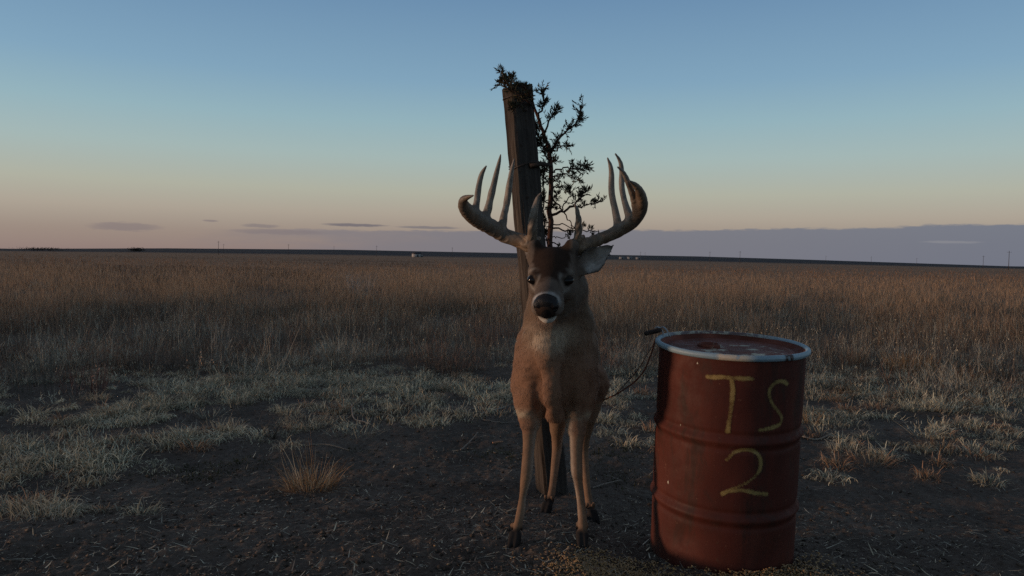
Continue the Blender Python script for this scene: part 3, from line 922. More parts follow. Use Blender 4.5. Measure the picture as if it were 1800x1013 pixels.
def spray_material():
    m, nb, b = material('yellow_spray_paint')
    a = nb.n('ShaderNodeAttribute'); a.attribute_name = 'Col'
    sp = nb.n('ShaderNodeSeparateXYZ'); nb.l(a.outputs['Vector'], sp.inputs[0])
    t = nb.n('ShaderNodeTexCoord')
    n = nb.noise(t.outputs['Object'], 260, 3, 0.7); n2 = nb.noise(t.outputs['Object'], 28, 3, 0.6)
    al = nb.m('ADD', sp.outputs[0], nb.m('ADD', nb.m('MULTIPLY', nb.m('SUBTRACT', n, 0.5), 0.9), nb.m('MULTIPLY', nb.m('SUBTRACT', n2, 0.5), 1.3)))
    al = nb.m('MULTIPLY', nb.mr(al, 0.2, 0.95), 0.85)
    nb.l(nb.mix(n2, (0.25, 0.160, 0.040, 1), (0.35, 0.245, 0.085, 1)), b.inputs['Base Color'])
    nb.l(al, b.inputs['Alpha'])
    b.inputs['Roughness'].default_value = 0.65
    return m
M_YEL = spray_material()
def on_drum(px, py):
    """angle and height on the drum's side where that direction meets it"""
    inv = DRUM_M.inverted()
    o = inv @ Vector((0, 0, CAM_Z)); d = inv.to_3x3() @ ray(px, py)
    a = d.x ** 2 + d.y ** 2; b = o.x * d.x + o.y * d.y; c = o.x ** 2 + o.y ** 2 - DR ** 2
    t = (-b - math.sqrt(max(b * b - a * c, 0))) / a
    p = o + d * t
    return math.atan2(p.y, p.x), p.z
def letter(name, strokes, root, hw):
    """spray strokes as a thin curved skin lying on the drum's side"""
    pts = []
    for st in strokes:
        sp = spline(st, 40)
        pts.append(np.array([[DR * on_drum(a, b)[0], on_drum(a, b)[1], wq] for a, b, wq in sp]))
    allp = np.concatenate(pts)
    lo = allp[:, :2].min(0) - 0.03; hi = allp[:, :2].max(0) + 0.03
    step = 0.0032
    gx = np.arange(lo[0], hi[0], step); gz = np.arange(lo[1], hi[1], step)
    X, Z = np.meshgrid(gx, gz, indexing='ij')
    dens = np.zeros_like(X)
    for pp in pts:
        d = np.sqrt((X[..., None] - pp[:, 0]) ** 2 + (Z[..., None] - pp[:, 1]) ** 2)
        k = d.argmin(-1); dm = d.min(-1)
        wq = pp[k, 2]
        dens = np.maximum(dens, wq * (1 - sstep(hw * 0.30, hw * 1.65, dm)))
    th = X / DR
    R = drum_radius(Z.ravel()).reshape(Z.shape) + drum_dent(th, Z) + 0.0012
    V = np.stack([R * np.cos(th), R * np.sin(th), Z], -1).reshape(-1, 3)
    n, k = X.shape
    i, j = np.meshgrid(np.arange(n - 1), np.arange(k - 1), indexing='ij')
    Fq = np.stack([i * k + j, (i + 1) * k + j, (i + 1) * k + j + 1, i * k + j + 1], -1).reshape(-1, 4)
    dd = dens.ravel()
    keep = dd[Fq].max(1) > 0.02
    Fq = Fq[keep]
    used = np.unique(Fq); mp = np.full(len(V), -1); mp[used] = np.arange(len(used))
    me = np_mesh(name, V[used], mp[Fq], np.repeat(dd[used][:, None], 3, 1), True)
    return link(name, me, M_YEL, root)
def make_drum():
    root = empty('steel_drum', (0, 0, 0), 'rusty red steel drum with pale blue rim and yellow painted marks TS 2', 'drum')
    root.matrix_world = DRUM_M
    z = np.linspace(0.0, DH - 0.012, 150)
    r = drum_radius(z)
    r = np.where(z < 0.02, DR + 0.008, r)
    V, Fq = lathe(r, z, 200)
    o = link('drum_body', np_mesh('drum_body', V, Fq, None, True), drum_paint(), root)
    # lid with raised bead and bung
    rr = np.array([0.001, 0.06, 0.12, 0.18, 0.225, 0.232, 0.240, 0.247, 0.262, 0.272, 0.279, 0.281]) * 0.953
    zz = np.array([0, 0.0, 0.001, 0.001, 0.0, 0.003, 0.003, 0.0, -0.001, 0.002, 0.010, 0.016]) + DH - 0.018
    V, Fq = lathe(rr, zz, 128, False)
    V[:, 2] += 0.006 * (fbm(V[:, 0] * 5 + 2, V[:, 1] * 5, 3) - 0.5)
    lid = link('lid', np_mesh('lid', V, Fq, None, True), drum_paint(True), root)
    bc = (-0.075, 0.035)
    rr = np.array([0.042, 0.044, 0.040, 0.036, 0.034, 0.030, 0.001]); zz = np.array([-0.002, 0.008, 0.013, 0.012, 0.005, 0.003, 0.003]) + DH - 0.018
    V, Fq = lathe(rr, zz, 40, False); V[:, 0] += bc[0]; V[:, 1] += bc[1]
    link('bung_cap', np_mesh('bung_cap', V, Fq, None, True), drum_paint(True), lid)
    # rolled rim ring
    a = np.linspace(0, 2 * math.pi, 15)
    V, Fq = lathe(0.2775 + 0.0100 * np.cos(a), DH - 0.004 + 0.0115 * np.sin(a), 180, False)
    V[:, 2] += 0.004 * (fbm(V[:, 0] * 4, V[:, 1] * 4, 2) - 0.5)
    link('rim_ring', np_mesh('rim_ring', V, Fq, None, True), ring_paint(), root)
    lt = letter('painted_letter', [[(1243, 663, .95), (1265, 663.5, 1), (1285, 664, .8), (1322, 666.5, .85)],
                             [(1286, 668, .85), (1288, 685, .9), (1287, 703, .8), (1284, 725, .8), (1281, 745, .8), (1279.5, 759, .95)]], root, 0.0092)
    lt['label'] = 'yellow sprayed letter T'
    lt = letter('painted_letter', [[(1383, 675, .9), (1376, 670.5, .85), (1366, 671, .8), (1356, 679, .85), (1352, 692, .8), (1357, 710, .8), (1366, 721, .75), (1373, 733, .75), (1370, 746, .85), (1356, 752, .95), (1336, 756, 1)]], root, 0.0082)
    lt['label'] = 'yellow sprayed letter S'
    lt = letter('painted_digit', [[(1278, 808, .75), (1287, 799, .85), (1299, 792.5, .85), (1314, 790.5, .85), (1327, 794.5, .9), (1335.5, 804, .9), (1337, 819, .85), (1331, 833, .8), (1318, 845, .75), (1299, 855, .75), (1282, 862, .8), (1270, 868, 1)],
                           [(1270, 867, 1), (1284, 863, .75), (1304, 862.5, .8), (1325, 866, .75), (1347, 869, .7)]], root, 0.0082)
    lt['label'] = 'yellow sprayed digit 2'
    # bare chips in the paint, thin scraped flakes
    for (px, py, s) in [(1175, 848, 0.010), (1151, 820, 0.007), (1153, 828, 0.005), (1226, 639, 0.006), (1196, 747, 0.004)]:
        th, zc = on_drum(px, py)
        k = 9
        vv = []
        for i in range(k):
            a = 2 * math.pi * i / k; rr_ = s * random.uniform(0.5, 1.1)
            t2 = th + rr_ * 0.6 * math.cos(a) / DR; z2 = zc + rr_ * math.sin(a)
            R = float(drum_radius(np.array([z2]))[0] + drum_dent(np.array([t2]), np.array([z2]))[0]) + 0.0013
            vv.append((R * math.cos(t2), R * math.sin(t2), z2))
        me = bpy.data.meshes.new('paint_chip'); me.from_pydata(vv, [], [tuple(range(k))])
        m = bpy.data.materials.get('bare_chip')
        if not m:
            m, nb, b = material('bare_chip')
            nb.l(nb.mix(nb.noise(None, 60), (0.36, 0.30, 0.22, 1), (0.55, 0.48, 0.38, 1)), b.inputs['Base Color'])
            b.inputs['Roughness'].default_value = 0.7
        link('paint_chip', me, m, root)
    return root
make_drum()

# ------------------------------------------------------------------ the post
def post_material():
    m, nb, b = material('weathered_timber')
    t = nb.n('ShaderNodeTexCoord'); P = t.outputs['Object']
    gr = nb.noise(nb.mapping(P, (60, 60, 2.2)), 1.0, 5, 0.65, 0.4)
    n1 = nb.noise(P, 4, 4, 0.6); n2 = nb.noise(P, 42, 4, 0.6)
    c = nb.ramp(nb.m('ADD', nb.m('MULTIPLY', gr, 0.65), nb.m('MULTIPLY', n1, 0.35)),
                [(0.3, (0.024, 0.020, 0.018, 1)), (0.5, (0.054, 0.046, 0.040, 1)), (0.7, (0.105, 0.09, 0.075, 1))])
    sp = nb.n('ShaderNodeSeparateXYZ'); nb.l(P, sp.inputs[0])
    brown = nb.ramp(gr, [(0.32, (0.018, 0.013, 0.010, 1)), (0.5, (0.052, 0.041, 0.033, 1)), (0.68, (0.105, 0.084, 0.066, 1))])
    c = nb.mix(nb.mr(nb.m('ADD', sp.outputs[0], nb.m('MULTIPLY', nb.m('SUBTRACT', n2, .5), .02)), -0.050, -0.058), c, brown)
    c = nb.mix(nb.mr(n2, 0.60, 0.70), c, (0.035, 0.026, 0.02, 1))
    nb.l(c, b.inputs['Base Color']); b.inputs['Roughness'].default_value = 0.9
    b.inputs['Specular IOR Level'].default_value = 0.15
    bump(nb, b, nb.m('ADD', gr, nb.m('MULTIPLY', n2, 0.5)), 0.7, 0.008)
    return m
POST_Y = 3.92
PB = W(971, 868, POST_Y); PB.z = float(ground_smooth(PB.x, PB.y)) - 0.02
PT = W(909, 152, POST_Y)
PAX = (PT - PB); PH = PAX.length; PAX = PAX.normalized()
_a = math.radians(21)
PX0 = Vector((math.cos(_a), math.sin(_a), 0)); PX_ = (PX0 - PAX * PX0.dot(PAX)).normalized(); PY_ = PAX.cross(PX_)
POST_M = Matrix(((PX_.x, PY_.x, PAX.x, PB.x), (PX_.y, PY_.y, PAX.y, PB.y), (PX_.z, PY_.z, PAX.z, PB.z), (0, 0, 0, 1)))
PS = 0.125
def make_post():
    root = empty('timber_post', (0, 0, 0), 'weathered square timber post leaning left behind the buck', 'post')
    root.matrix_world = POST_M
    nz_ = 240; per = 16
    ring = []
    for sd in range(4):
        for k in range(per):
            t = k / per * 2 - 1
            x, y = [(t, -1), (1, t), (-t, 1), (-1, -t)][sd]
            ring.append((x, y))
    ring = np.array(ring)
    L = np.maximum(np.abs(ring[:, 0]), np.abs(ring[:, 1]))
    rd = np.hypot(ring[:, 0], ring[:, 1])
    ring = ring * (np.minimum(rd, 1.27) / rd)[:, None]        # worn arrises
    zs = np.linspace(-0.15, PH, nz_)
    V = []
    nr = len(ring)
    idx = np.arange(nr)
    for z in zs:
        s = PS / 2 * (1 + 0.05 * (1 - z / PH))
        nse = fbm(idx * 0.55, np.full(nr, z * 3.0), 2) - 0.5 + 0.7 * (vnoise(idx * 1.3 + 40, np.full(nr, z * 1.2)) - 0.5)
        lf = fbm(idx * 0.11 + 7, np.full(nr, z * 6.0), 3) - 0.5
        q = ring * (s + 0.0075 * nse[:, None] + 0.010 * lf[:, None])
        crack = np.exp(-((idx - (per * .5 + 1.5 * math.sin(z * 2.1))) / .7) ** 2) + .8 * np.exp(-((idx - (per * 3.45 + 1.2 * math.sin(z * 3 + 1))) / .7) ** 2)
        q = q * (1 - 0.11 * crack * sstep(.3, .6, vnoise(np.full(nr, z * 2.2), idx * 0 + 9.5)))[:, None]
        dz = np.where(z > PH - 0.06, 0.035 * (fbm(idx * 0.25, np.full(nr, 3.3), 3) - 0.6), 0)
        V.append(np.stack([q[:, 0], q[:, 1], z + dz], 1))
    V = np.concatenate(V)
    i, j = np.meshgrid(np.arange(nz_ - 1), np.arange(nr), indexing='ij'); j2 = (j + 1) % nr
    Fq = np.stack([i * nr + j, i * nr + j2, (i + 1) * nr + j2, (i + 1) * nr + j], -1).reshape(-1, 4)
    top = np.concatenate([V, [[0, 0, PH - 0.012]]]); c = len(V); b0 = (nz_ - 1) * nr
    F3 = np.stack([b0 + np.arange(nr), b0 + (np.arange(nr) + 1) % nr, np.full(nr, c)], 1)
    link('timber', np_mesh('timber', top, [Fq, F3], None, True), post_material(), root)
    m, nb, b = material('rusty_wire')
    nb.l(nb.mix(nb.noise(None, 90), (0.03, 0.018, 0.013, 1), (0.07, 0.045, 0.032, 1)), b.inputs['Base Color']); b.inputs['Roughness'].default_value = 0.7
    def wrap(z0, tilt, r, turns):
        mb = MB(); P = []
        for k in range(int(turns * 40)):
            a = 2 * math.pi * k / 40
            ca, sa = math.cos(a), math.sin(a)
            q = (PS / 2 + 0.008) / max(abs(ca), abs(sa)) * 0.985
            q = min(q, PS / 2 * 1.33)
            P.append((q * ca, q * sa, z0 + tilt * ca + 0.012 * k / 40 + 0.004 * math.sin(3 * a)))
        mb.tube(P, [r] * len(P), 6)
        link('wire_wrap', mb.mesh('wire_wrap'), m, root)
    wrap(PH * 0.805, 0.012, 0.0030, 1.6)
    wrap(PH * 0.965, -0.010, 0.0028, 1.3)
    mb = MB(); mb.tube([(0.012, -PS / 2 + 0.012, PH - 0.135), (0.012, -PS / 2 - 0.006, PH - 0.135)], [0.009, 0.010], 10, (0.03, 0.02, 0.02))
    link('bolt_head', mb.mesh('bolt_head'), m, root)
    # short broken stub nailed across beside the wire
    mb = MB()
    P = [(0.0, -PS / 2 - 0.012, PH * 0.803), (0.06, -PS / 2 - 0.016, PH * 0.806), (0.13, -PS / 2 - 0.006, PH * 0.802)]
    mb.tube(P, [0.012, 0.014, 0.009], 7, (0.05, 0.038, 0.03))
    link('wood_stub', mb.mesh('wood_stub'), M_BARK, root)
make_post()

# ------------------------------------------------------------------ dead conifer tied behind the post
def make_tree():
    TY = 4.02
    base = W(968, 850, TY); base.z = float(ground_smooth(base.x, base.y))
    root = empty('conifer_tree', base, 'spindly half-dead conifer with sparse dark foliage behind the leaning post', 'tree')
    org = np.array(base)
    def wp(p, dy=0.0):
        return W(p[0], p[1], TY + (p[2] if len(p) > 2 else 0) + dy)
    def tubes(mb, pts, r0, r1, n=14, wob=0.004, col=(0.075, 0.045, 0.034)):
        s = spline([list(wp(p)) for p in pts], n)
        s[1:-1] += rng.normal(0, wob, (n - 2, 3))
        mb.tube([tuple(q) for q in s], list(np.linspace(r0, r1, n)), 6, col)
        return s
    mb = MB()
    tr = [(966, 853), (968, 700), (966, 560), (968, 445), (966, 378), (969, 328), (967, 271), (957, 238), (945, 207), (936, 178), (926, 160, -0.02)]
    s = tubes(mb, tr[:4], 0.022, 0.016, 18, 0.002, (0.11, 0.052, 0.036))
    s = tubes(mb, tr[3:], 0.016, 0.005, 26, 0.003, (0.085, 0.045, 0.034))
    link('trunk', mb.mesh('trunk', True, org), M_BARK, root)
    def leafed(pts, r0, r1, t0, t1, nl, spread, ll=0.026, n=16):
        """a branch with side twigs carrying small scale-like leaves"""
        mb = MB()
        s = tubes(mb, pts, r0, r1, n)
        lf = MB()
        k = 0
        ntw = max(7, int(nl / 3.4)) if nl else 0
        for _ in range(ntw):
            t = rng.uniform(t0, t1) * (n - 1)
            i = min(int(t), n - 2)
            p = s[i] + (s[i + 1] - s[i]) * (t - i)
            d = (s[i + 1] - s[i]); d = d / (np.linalg.norm(d) + 1e-9)
            dr = d * 0.8 + rng.normal(0, 0.7, 3) + np.array([0, 0, 0.4]); dr /= np.linalg.norm(dr)
            ln = spread * rng.uniform(0.35, 1.0)
            q = p + dr * ln
            mid = (p + q) / 2 + rng.normal(0, 0.006, 3)
            mb.tube([tuple(p), tuple(mid), tuple(q)], [0.0022, 0.0018, 0.0012], 4, (0.06, 0.04, 0.032))
            for j in range(int(rng.integers(6, 11))):
                u = rng.uniform(0.2, 1.1)
                a = p + (q - p) * u
                ld = dr * 0.9 + rng.normal(0, 0.5, 3) + np.array([0, 0, 0.25]); ld /= np.linalg.norm(ld)
                sd = np.cross(ld, rng.normal(0, 1, 3)); sd /= np.linalg.norm(sd) + 1e-9
                L = ll * rng.uniform(0.5, 1.2); wv = L * 0.13
                m_ = a + ld * L * 0.45
                nn = np.cross(ld, sd)
                c = np.array([0.046, 0.044, 0.028]) * rng.uniform(0.6, 1.5) + np.array([0.02, 0.008, 0]) * rng.random()
                lf.add([a, m_ + sd * wv + nn * wv * .4, a + ld * L, m_ - sd * wv + nn * wv * .4], [(0, 1, 2), (0, 2, 3)], None, c)
        b = link('branch', mb.mesh('branch', True, org), M_BARK, root)
        if lf.n:
            link('foliage', lf.mesh('foliage', False, org), M_LEAF, b)
    # pale fresh list: points are directions with a depth offset in metres
    leafed([(967, 270), (984, 243, -.05), (1008, 221, -.08), (1020, 196, -.1), (1025.5, 168, -.1)], .0075, .0014, .15, .88, 150, .055)
    leafed([(958, 240), (964, 215, -.06), (974, 200, -.1), (977, 194, -.1)], .006, .002, .3, 1, 80, .045)
    leafed([(945, 207), (954, 187, -.05), (957, 172, -.06), (951, 157, -.06)], .0065, .002, .2, 1, 110, .045)
    leafed([(967, 270), (985, 258, .06), (999, 257, .08)], .005, .0018, .4, 1, 35, .035)
    leafed([(969, 303), (990, 296, -.05), (1015, 298, -.1), (1030, 296, -.12)], .005, .0018, .45, 1, 120, .05)
    leafed([(969, 312), (985, 306, .05), (1004, 309, .1), (1018, 318, .1)], .0045, .0018, .4, 1, 70, .045)
    leafed([(969, 328), (981, 329, .03), (989, 326, .05)], .004, .0015, .2, 1, 30, .03)
    leafed([(966, 380), (990, 371, -.05), (1010, 360, -.1), (1022, 345, -.12), (1030, 338, -.12)], .008, .002, .45, 1, 90, .045)
    leafed([(1000, 366, -.08), (1025, 362, -.1), (1045, 358, -.12), (1063, 351, -.14)], .0045, .0016, .25, 1, 60, .038)
    leafed([(985, 371, -.04), (996, 352, 0), (1004, 340, .02), (1000, 335, .02)], .004, .0016, .5, 1, 60, .04)
    leafed([(969, 348), (985, 366, .04), (1000, 389, .06), (1011, 403, .06)], .0055, .002, 1, 1, 0, 0)
    leafed([(968, 402), (995, 405, -.05), (1030, 405, -.1), (1060, 412, -.12)], .0055, .0016, .55, .95, 22, .03)
    leafed([(968, 396), (985, 394, .05), (1010, 402, .08), (1028, 398, .1)], .004, .0016, .6, 1, 14, .03)
    leafed([(968, 425), (980, 430, .0), (988, 440, .02)], .004, .0015, .9, 1, 0, .03)
    leafed([(969, 415), (990, 418, -.03), (1003, 414, -.05)], .003, .0015, .5, 1, 26, .03)
    leafed([(968, 445), (985, 439, -.03), (1005, 436, -.05)], .004, .002, .2, .9, 16, .03)
    leafed([(956, 400, -.02), (955, 375, -.02), (955, 340, -.02), (956, 305, -.02), (953, 290, -.02)], .0055, .0022, .1, 1, 110, .04)
    leafed([(968, 440), (960, 420, -.03), (958, 400, -.04)], .0045, .002, .1, .9, 45, .035)
    leafed([(967, 290), (955, 262, -.05), (946, 240, -.08), (943, 222, -.08)], .005, .002, .1, 1, 150, .045)
    leafed([(967, 275), (951, 256, -.02), (944, 246, -.02)], .004, .002, .2, 1, 80, .04)
    leafed([(968, 325), (955, 312, -.05), (948, 300, -.06)], .004, .002, .2, 1, 70, .035)
    leafed([(968, 360), (955, 352, -.05), (949, 344, -.06)], .004, .002, .3, 1, 40, .03)
    for (x0, y0) in [(966, 262), (962, 250), (968, 300), (968, 318), (967, 345), (966, 368), (967, 392), (952, 226), (948, 214), (967, 284)]:
        sg = rng.choice([-1, 1]); ln_ = rng.uniform(12, 26)
        leafed([(x0, y0), (x0 + sg * ln_ * .5, y0 - rng.uniform(-3, 6), rng.uniform(-.08, .08)), (x0 + sg * ln_, y0 - rng.uniform(-2, 12), rng.uniform(-.1, .1))], .0035, .0013, .2, 1, 46, .03, .022)
    # twigs caught over the top of the post
    leafed([(940, 190, -.05), (925, 172, -.24), (905, 163, -.26), (893, 150, -.24), (885, 136, -.2)], .006, .002, .1, .95, 190, .05)
    leafed([(893, 152, -.23), (884, 146, -.2), (873, 153, -.2)], .0035, .0015, .3, 1, 40, .03)
    leafed([(893, 150, -.22), (884, 132, -.18), (882, 124, -.18)], .0035, .0015, .2, 1, 60, .03)
    leafed([(893, 150, -.22), (897, 138, -.18), (901, 134, -.18)], .0035, .0015, .3, 1, 45, .03)
    leafed([(935, 178, -.1), (928, 160, -.22), (918, 152, -.22), (908, 152, -.2)], .005, .002, .1, 1, 90, .03)
    leafed([(925, 172, -.23), (916, 182, -.25), (905, 190, -.25), (897, 188, -.25)], .004, .002, .1, 1, 90, .03)
make_tree()

# ------------------------------------------------------------------ cable between drum and post
def make_cable():
    rim_l = W(1163, 592, 2.99)
    mb = MB()
    P1 = [W(1152, 597, 3.02), W(1146, 618, 3.05), W(1133, 650, 3.12), W(1117, 670, 3.2), W(1098, 684, 3.3), W(1082, 694, 3.4), W(1060, 704, 3.55), W(1040, 713, 3.68), W(1010, 726, 3.8), W(988, 735, 3.86)]
    org = P1[0]
    s = spline([list(p) for p in P1], 60)
    root = empty('tether_cable', org, 'reddish brown cable sagging from the drum rim to behind the buck', 'cable')
    mb.tube([tuple(q) for q in s], [0.0034] * 60, 7, (0.30, 0.125, 0.085))
    link('strand', mb.mesh('strand', True, org), M_STEM, root)
    mb = MB()
    P2 = [W(1153, 599, 3.03), W(1139, 621, 3.05), W(1124, 646, 3.1), W(1108, 666, 3.2), W(1094, 681, 3.28), W(1083, 692.5, 3.39)]
    s = spline([list(p) for p in P2], 40)
    mb.tube([tuple(q) for q in s], [0.0020] * 40, 6, (0.24, 0.13, 0.09))
    link('strand', mb.mesh('strand', True, org), M_STEM, root)
    mb = MB()
    P3 = [W(1133, 587, 3.0), W(1141, 585, 3.0), W(1150, 583, 2.99), W(1162, 580, 2.97)]
    s = spline([list(p) for p in P3], 14)
    mb.tube([tuple(q) for q in s], [0.007, 0.009, 0.0095, 0.0093, 0.0097, 0.0094, 0.0097, 0.0094, 0.0096, 0.0094, 0.0096, 0.0094, 0.009, 0.008], 10, (0.045, 0.034, 0.030))
    link('hose_sleeve', mb.mesh('hose_sleeve', True, org), M_STEM, root)
    mb = MB()
    for k, (x, w_) in enumerate([(1157, 0), (1166, 3)]):
        P = [W(x - 6, 577, 3.04), W(x - 1, 575, 3.03), W(x + 4, 578, 3.0), W(x + 8, 584, 2.98), W(x + 9 + w_, 592, 2.98)]
        s = spline([list(p) for p in P], 14)
        mb.tube([tuple(q) for q in s], [0.0032] * 14, 6, (0.34, 0.36, 0.37))
    link('wire_loop', mb.mesh('wire_loop', True, org), M_STEM, root)
make_cable()

# ------------------------------------------------------------------ spilled corn round the drum
def make_corn():
    n = 5200
    q = []
    c0 = DRUM_M @ Vector((0, 0, 0.08))
    while len(q) < n:
        if rng.random() < .55:
            x, y = rng.normal(0.37, 0.11), rng.normal(2.56, 0.09)
        else:
            x, y = rng.normal(0.98, 0.13), rng.normal(2.60, 0.09)
        if rng.random() < .06:
            x, y = rng.normal(0.75, 0.5), rng.normal(2.6, 0.2)
        if y < 2.1 or y > 2.74 + (0.06 if x > .7 else 0) + abs(rng.normal(0, .02)) or (x - c0.x) ** 2 + (y - c0.y) ** 2 < 0.284 ** 2: continue
        if rng.random() > 0.25 + 1.1 * fbm(x * 6, y * 6, 2): continue
        q.append((x, y))
    q = np.array(q)
    pile = 0.018 * np.exp(-((np.hypot(q[:, 0] - c0.x, q[:, 1] - c0.y) - 0.29) / 0.13) ** 2)
    z = ground_z(q[:, 0], q[:, 1]) + rng.uniform(0.1, 1, n) * pile + 0.003
    base = np.array([(0, -1, 0), (0.62, -.35, .33), (0.5, .8, .3), (-.5, .8, .3), (-.62, -.35, .33), (.5, .1, -.4), (-.5, .1, -.4), (0, .1, .5)], float) * np.array([0.0042, 0.0056, 0.0042])
    f3 = np.array([(0, 1, 7), (1, 2, 7), (2, 3, 7), (3, 4, 7), (4, 0, 7), (0, 5, 1), (1, 5, 2), (0, 4, 6), (4, 3, 6), (0, 6, 5), (5, 6, 3), (5, 3, 2)])
    a = rng.uniform(0, 2 * np.pi, n); b = rng.normal(0, .5, n)
    ca, sa, cb, sb = np.cos(a), np.sin(a), np.cos(b), np.sin(b)
    Rm = np.stack([np.stack([ca, -sa * cb, sa * sb], -1), np.stack([sa, ca * cb, -ca * sb], -1), np.stack([0 * a, sb, cb], -1)], 1)
    V = np.einsum('nij,kj->nki', Rm, base) * rng.uniform(.8, 1.25, (n, 1, 1)) + np.stack([q[:, 0], q[:, 1], z], 1)[:, None]
    F = (np.arange(n)[:, None, None] * 8 + f3[None]).reshape(-1, 3)
    c = np.array([0.30, 0.17, 0.06])[None] * rng.uniform(.55, 1.35, (n, 1)) + rng.uniform(0, .05, (n, 1))
    me = np_mesh('spilled_corn', V.reshape(-1, 3), F, np.repeat(c, 8, 0), False)
    link('spilled_corn', me, attr_material('corn', 0.45, 0.15, 60, 0.4), None, 'yellow corn kernels spilled on the soil round the drum base', 'corn', None, 'stuff')
make_corn()

# ------------------------------------------------------------------ grassland
TAN = np.array([0.45, 0.315, 0.20]); ORANGE = np.array([0.42, 0.25, 0.15]); GREY = np.array([0.58, 0.53, 0.41]); STRAW = np.array([0.66, 0.56, 0.39]); DARK = np.array([0.060, 0.046, 0.036])
def polar_points(n, r0, r1, a0=-58, a1=58, power='inv'):
    u = rng.random(n)
    if power == 'inv':
        r = 1 / (1 / r0 + u * (1 / r1 - 1 / r0))
    elif power == 'log':
        r = r0 * (r1 / r0) ** u
    a = np.radians(rng.uniform(a0, a1, n))
    return r * np.sin(a), r * np.cos(a), r
def stuff(name, parts, label, cat, mat=M_GRASS):
    V = []; F3 = []; F4 = []; C = []; n = 0
    for v, f3, f4, c in parts:
        V.append(v); C.append(c)
        if len(f3): F3.append(f3 + n)
        if len(f4): F4.append(f4 + n)
        n += len(v)
    F = ([np.concatenate(F4)] if F4 else []) + ([np.concatenate(F3)] if F3 else [])
    return link(name, np_mesh(name, np.concatenate(V), F, np.concatenate(C)), mat, None, label, cat, None, 'stuff')

def tall_grass():
    parts = []
    # main tan sward from about ten metres out
    n = 320000
    x, y, r = polar_points(n, 8.5, 420)
    patch = fbm(x * 0.22 + 5, y * 0.16, 3); p2 = fbm(x * 0.9, y * 0.9 + 30, 2)
    edge = 9.0
    keep = rng.random(n) < (0.25 + 1.1 * p2) * (0.08 + sstep(10.5, 18, r + 8 * (fbm(x * 0.5 + 11, y * 0.35, 3) - 0.5)))
    x, y, r, patch, p2 = x[keep], y[keep], r[keep], patch[keep], p2[keep]
    pl = fbm(x * 0.33 + 71, y * 0.2 + 3, 3)
    gate = rng.random(len(x)) < .10 + 1.0 * sstep(.38, .56, pl) + .3 * sstep(30, 60, r)
    x, y, r, patch, p2, pl = x[gate], y[gate], r[gate], patch[gate], p2[gate], pl[gate]
    m = len(x)
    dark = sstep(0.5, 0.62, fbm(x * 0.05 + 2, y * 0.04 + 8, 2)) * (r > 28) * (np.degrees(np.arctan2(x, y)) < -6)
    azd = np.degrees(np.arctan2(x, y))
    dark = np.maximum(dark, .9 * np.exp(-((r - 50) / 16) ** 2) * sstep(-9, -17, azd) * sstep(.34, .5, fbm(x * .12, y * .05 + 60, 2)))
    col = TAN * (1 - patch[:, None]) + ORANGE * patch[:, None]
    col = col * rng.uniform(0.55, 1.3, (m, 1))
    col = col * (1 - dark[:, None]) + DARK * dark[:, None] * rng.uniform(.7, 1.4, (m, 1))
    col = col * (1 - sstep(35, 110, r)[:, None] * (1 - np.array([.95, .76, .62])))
    forb = rng.random(m) < 0.13
    col[forb] = DARK * rng.uniform(.8, 2.6, (forb.sum(), 1))
    pale = (rng.random(m) < .10) & (r < 22)
    col[pale] = GREY * rng.uniform(.5, 1.0, (pale.sum(), 1))
    h = (0.12 + 0.45 * p2 + 1.0 * (pl - .32)) * rng.uniform(0.45, 1.3, m)
    h = np.maximum(h, .1)
    greyp = sstep(.52, .64, fbm(x * .5 + 9, y * .4 + 40, 2)) * (r < 26)
    col = col * (1 - .55 * greyp[:, None]) + np.array([.16, .15, .125]) * .55 * greyp[:, None]
    h = h * np.where(r > 30, 0.8, 1) * (.30 + .70 * sstep(9.5, 21, r + 8 * (p2 - .5)))
    P = np.stack([x, y, ground_z(x, y) - 0.01], 1)
    wd = np.clip(0.0045 * (r / 14) ** 0.9, 0.004, 0.09) * rng.uniform(.6, 1.4, m)
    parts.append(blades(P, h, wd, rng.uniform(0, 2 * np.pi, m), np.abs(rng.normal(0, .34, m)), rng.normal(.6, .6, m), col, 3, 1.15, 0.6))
    # feathery seed haze on top of the sward
    n = 140000
    x, y, r = polar_points(n, 11, 90)
    patch = fbm(x * 0.22 + 5, y * 0.16, 3); p2 = fbm(x * 0.9, y * 0.9 + 30, 2)
    keep = rng.random(n) < sstep(0.28, 0.6, p2 * 0.6 + patch * 0.5) * sstep(10.5, 17, r)
    x, y, r, patch, p2 = x[keep], y[keep], r[keep], patch[keep], p2[keep]; m = len(x)
    hh = (0.36 + 0.45 * p2 + 0.2 * patch) * rng.uniform(0.5, 1.05, m) * np.where(r > 30, 0.8, 1)
    P = np.stack([x, y, ground_z(x, y) + hh], 1)
    col = (ORANGE * 0.5 + TAN * 0.6) * rng.uniform(.7, 1.3, (m, 1))
    wd = np.clip(0.0022 * (r / 12), 0.002, 0.009)
    parts.append(blades(P, rng.uniform(.07, .2, m), wd, rng.uniform(0, 2 * np.pi, m), np.abs(rng.normal(.3, .4, m)), rng.normal(.4, .5, m), col, 2, 1.1, .9))
    stuff('tall_grass', parts, 'tall orange-tan prairie grass stretching back to the horizon', 'grass')
tall_grass()

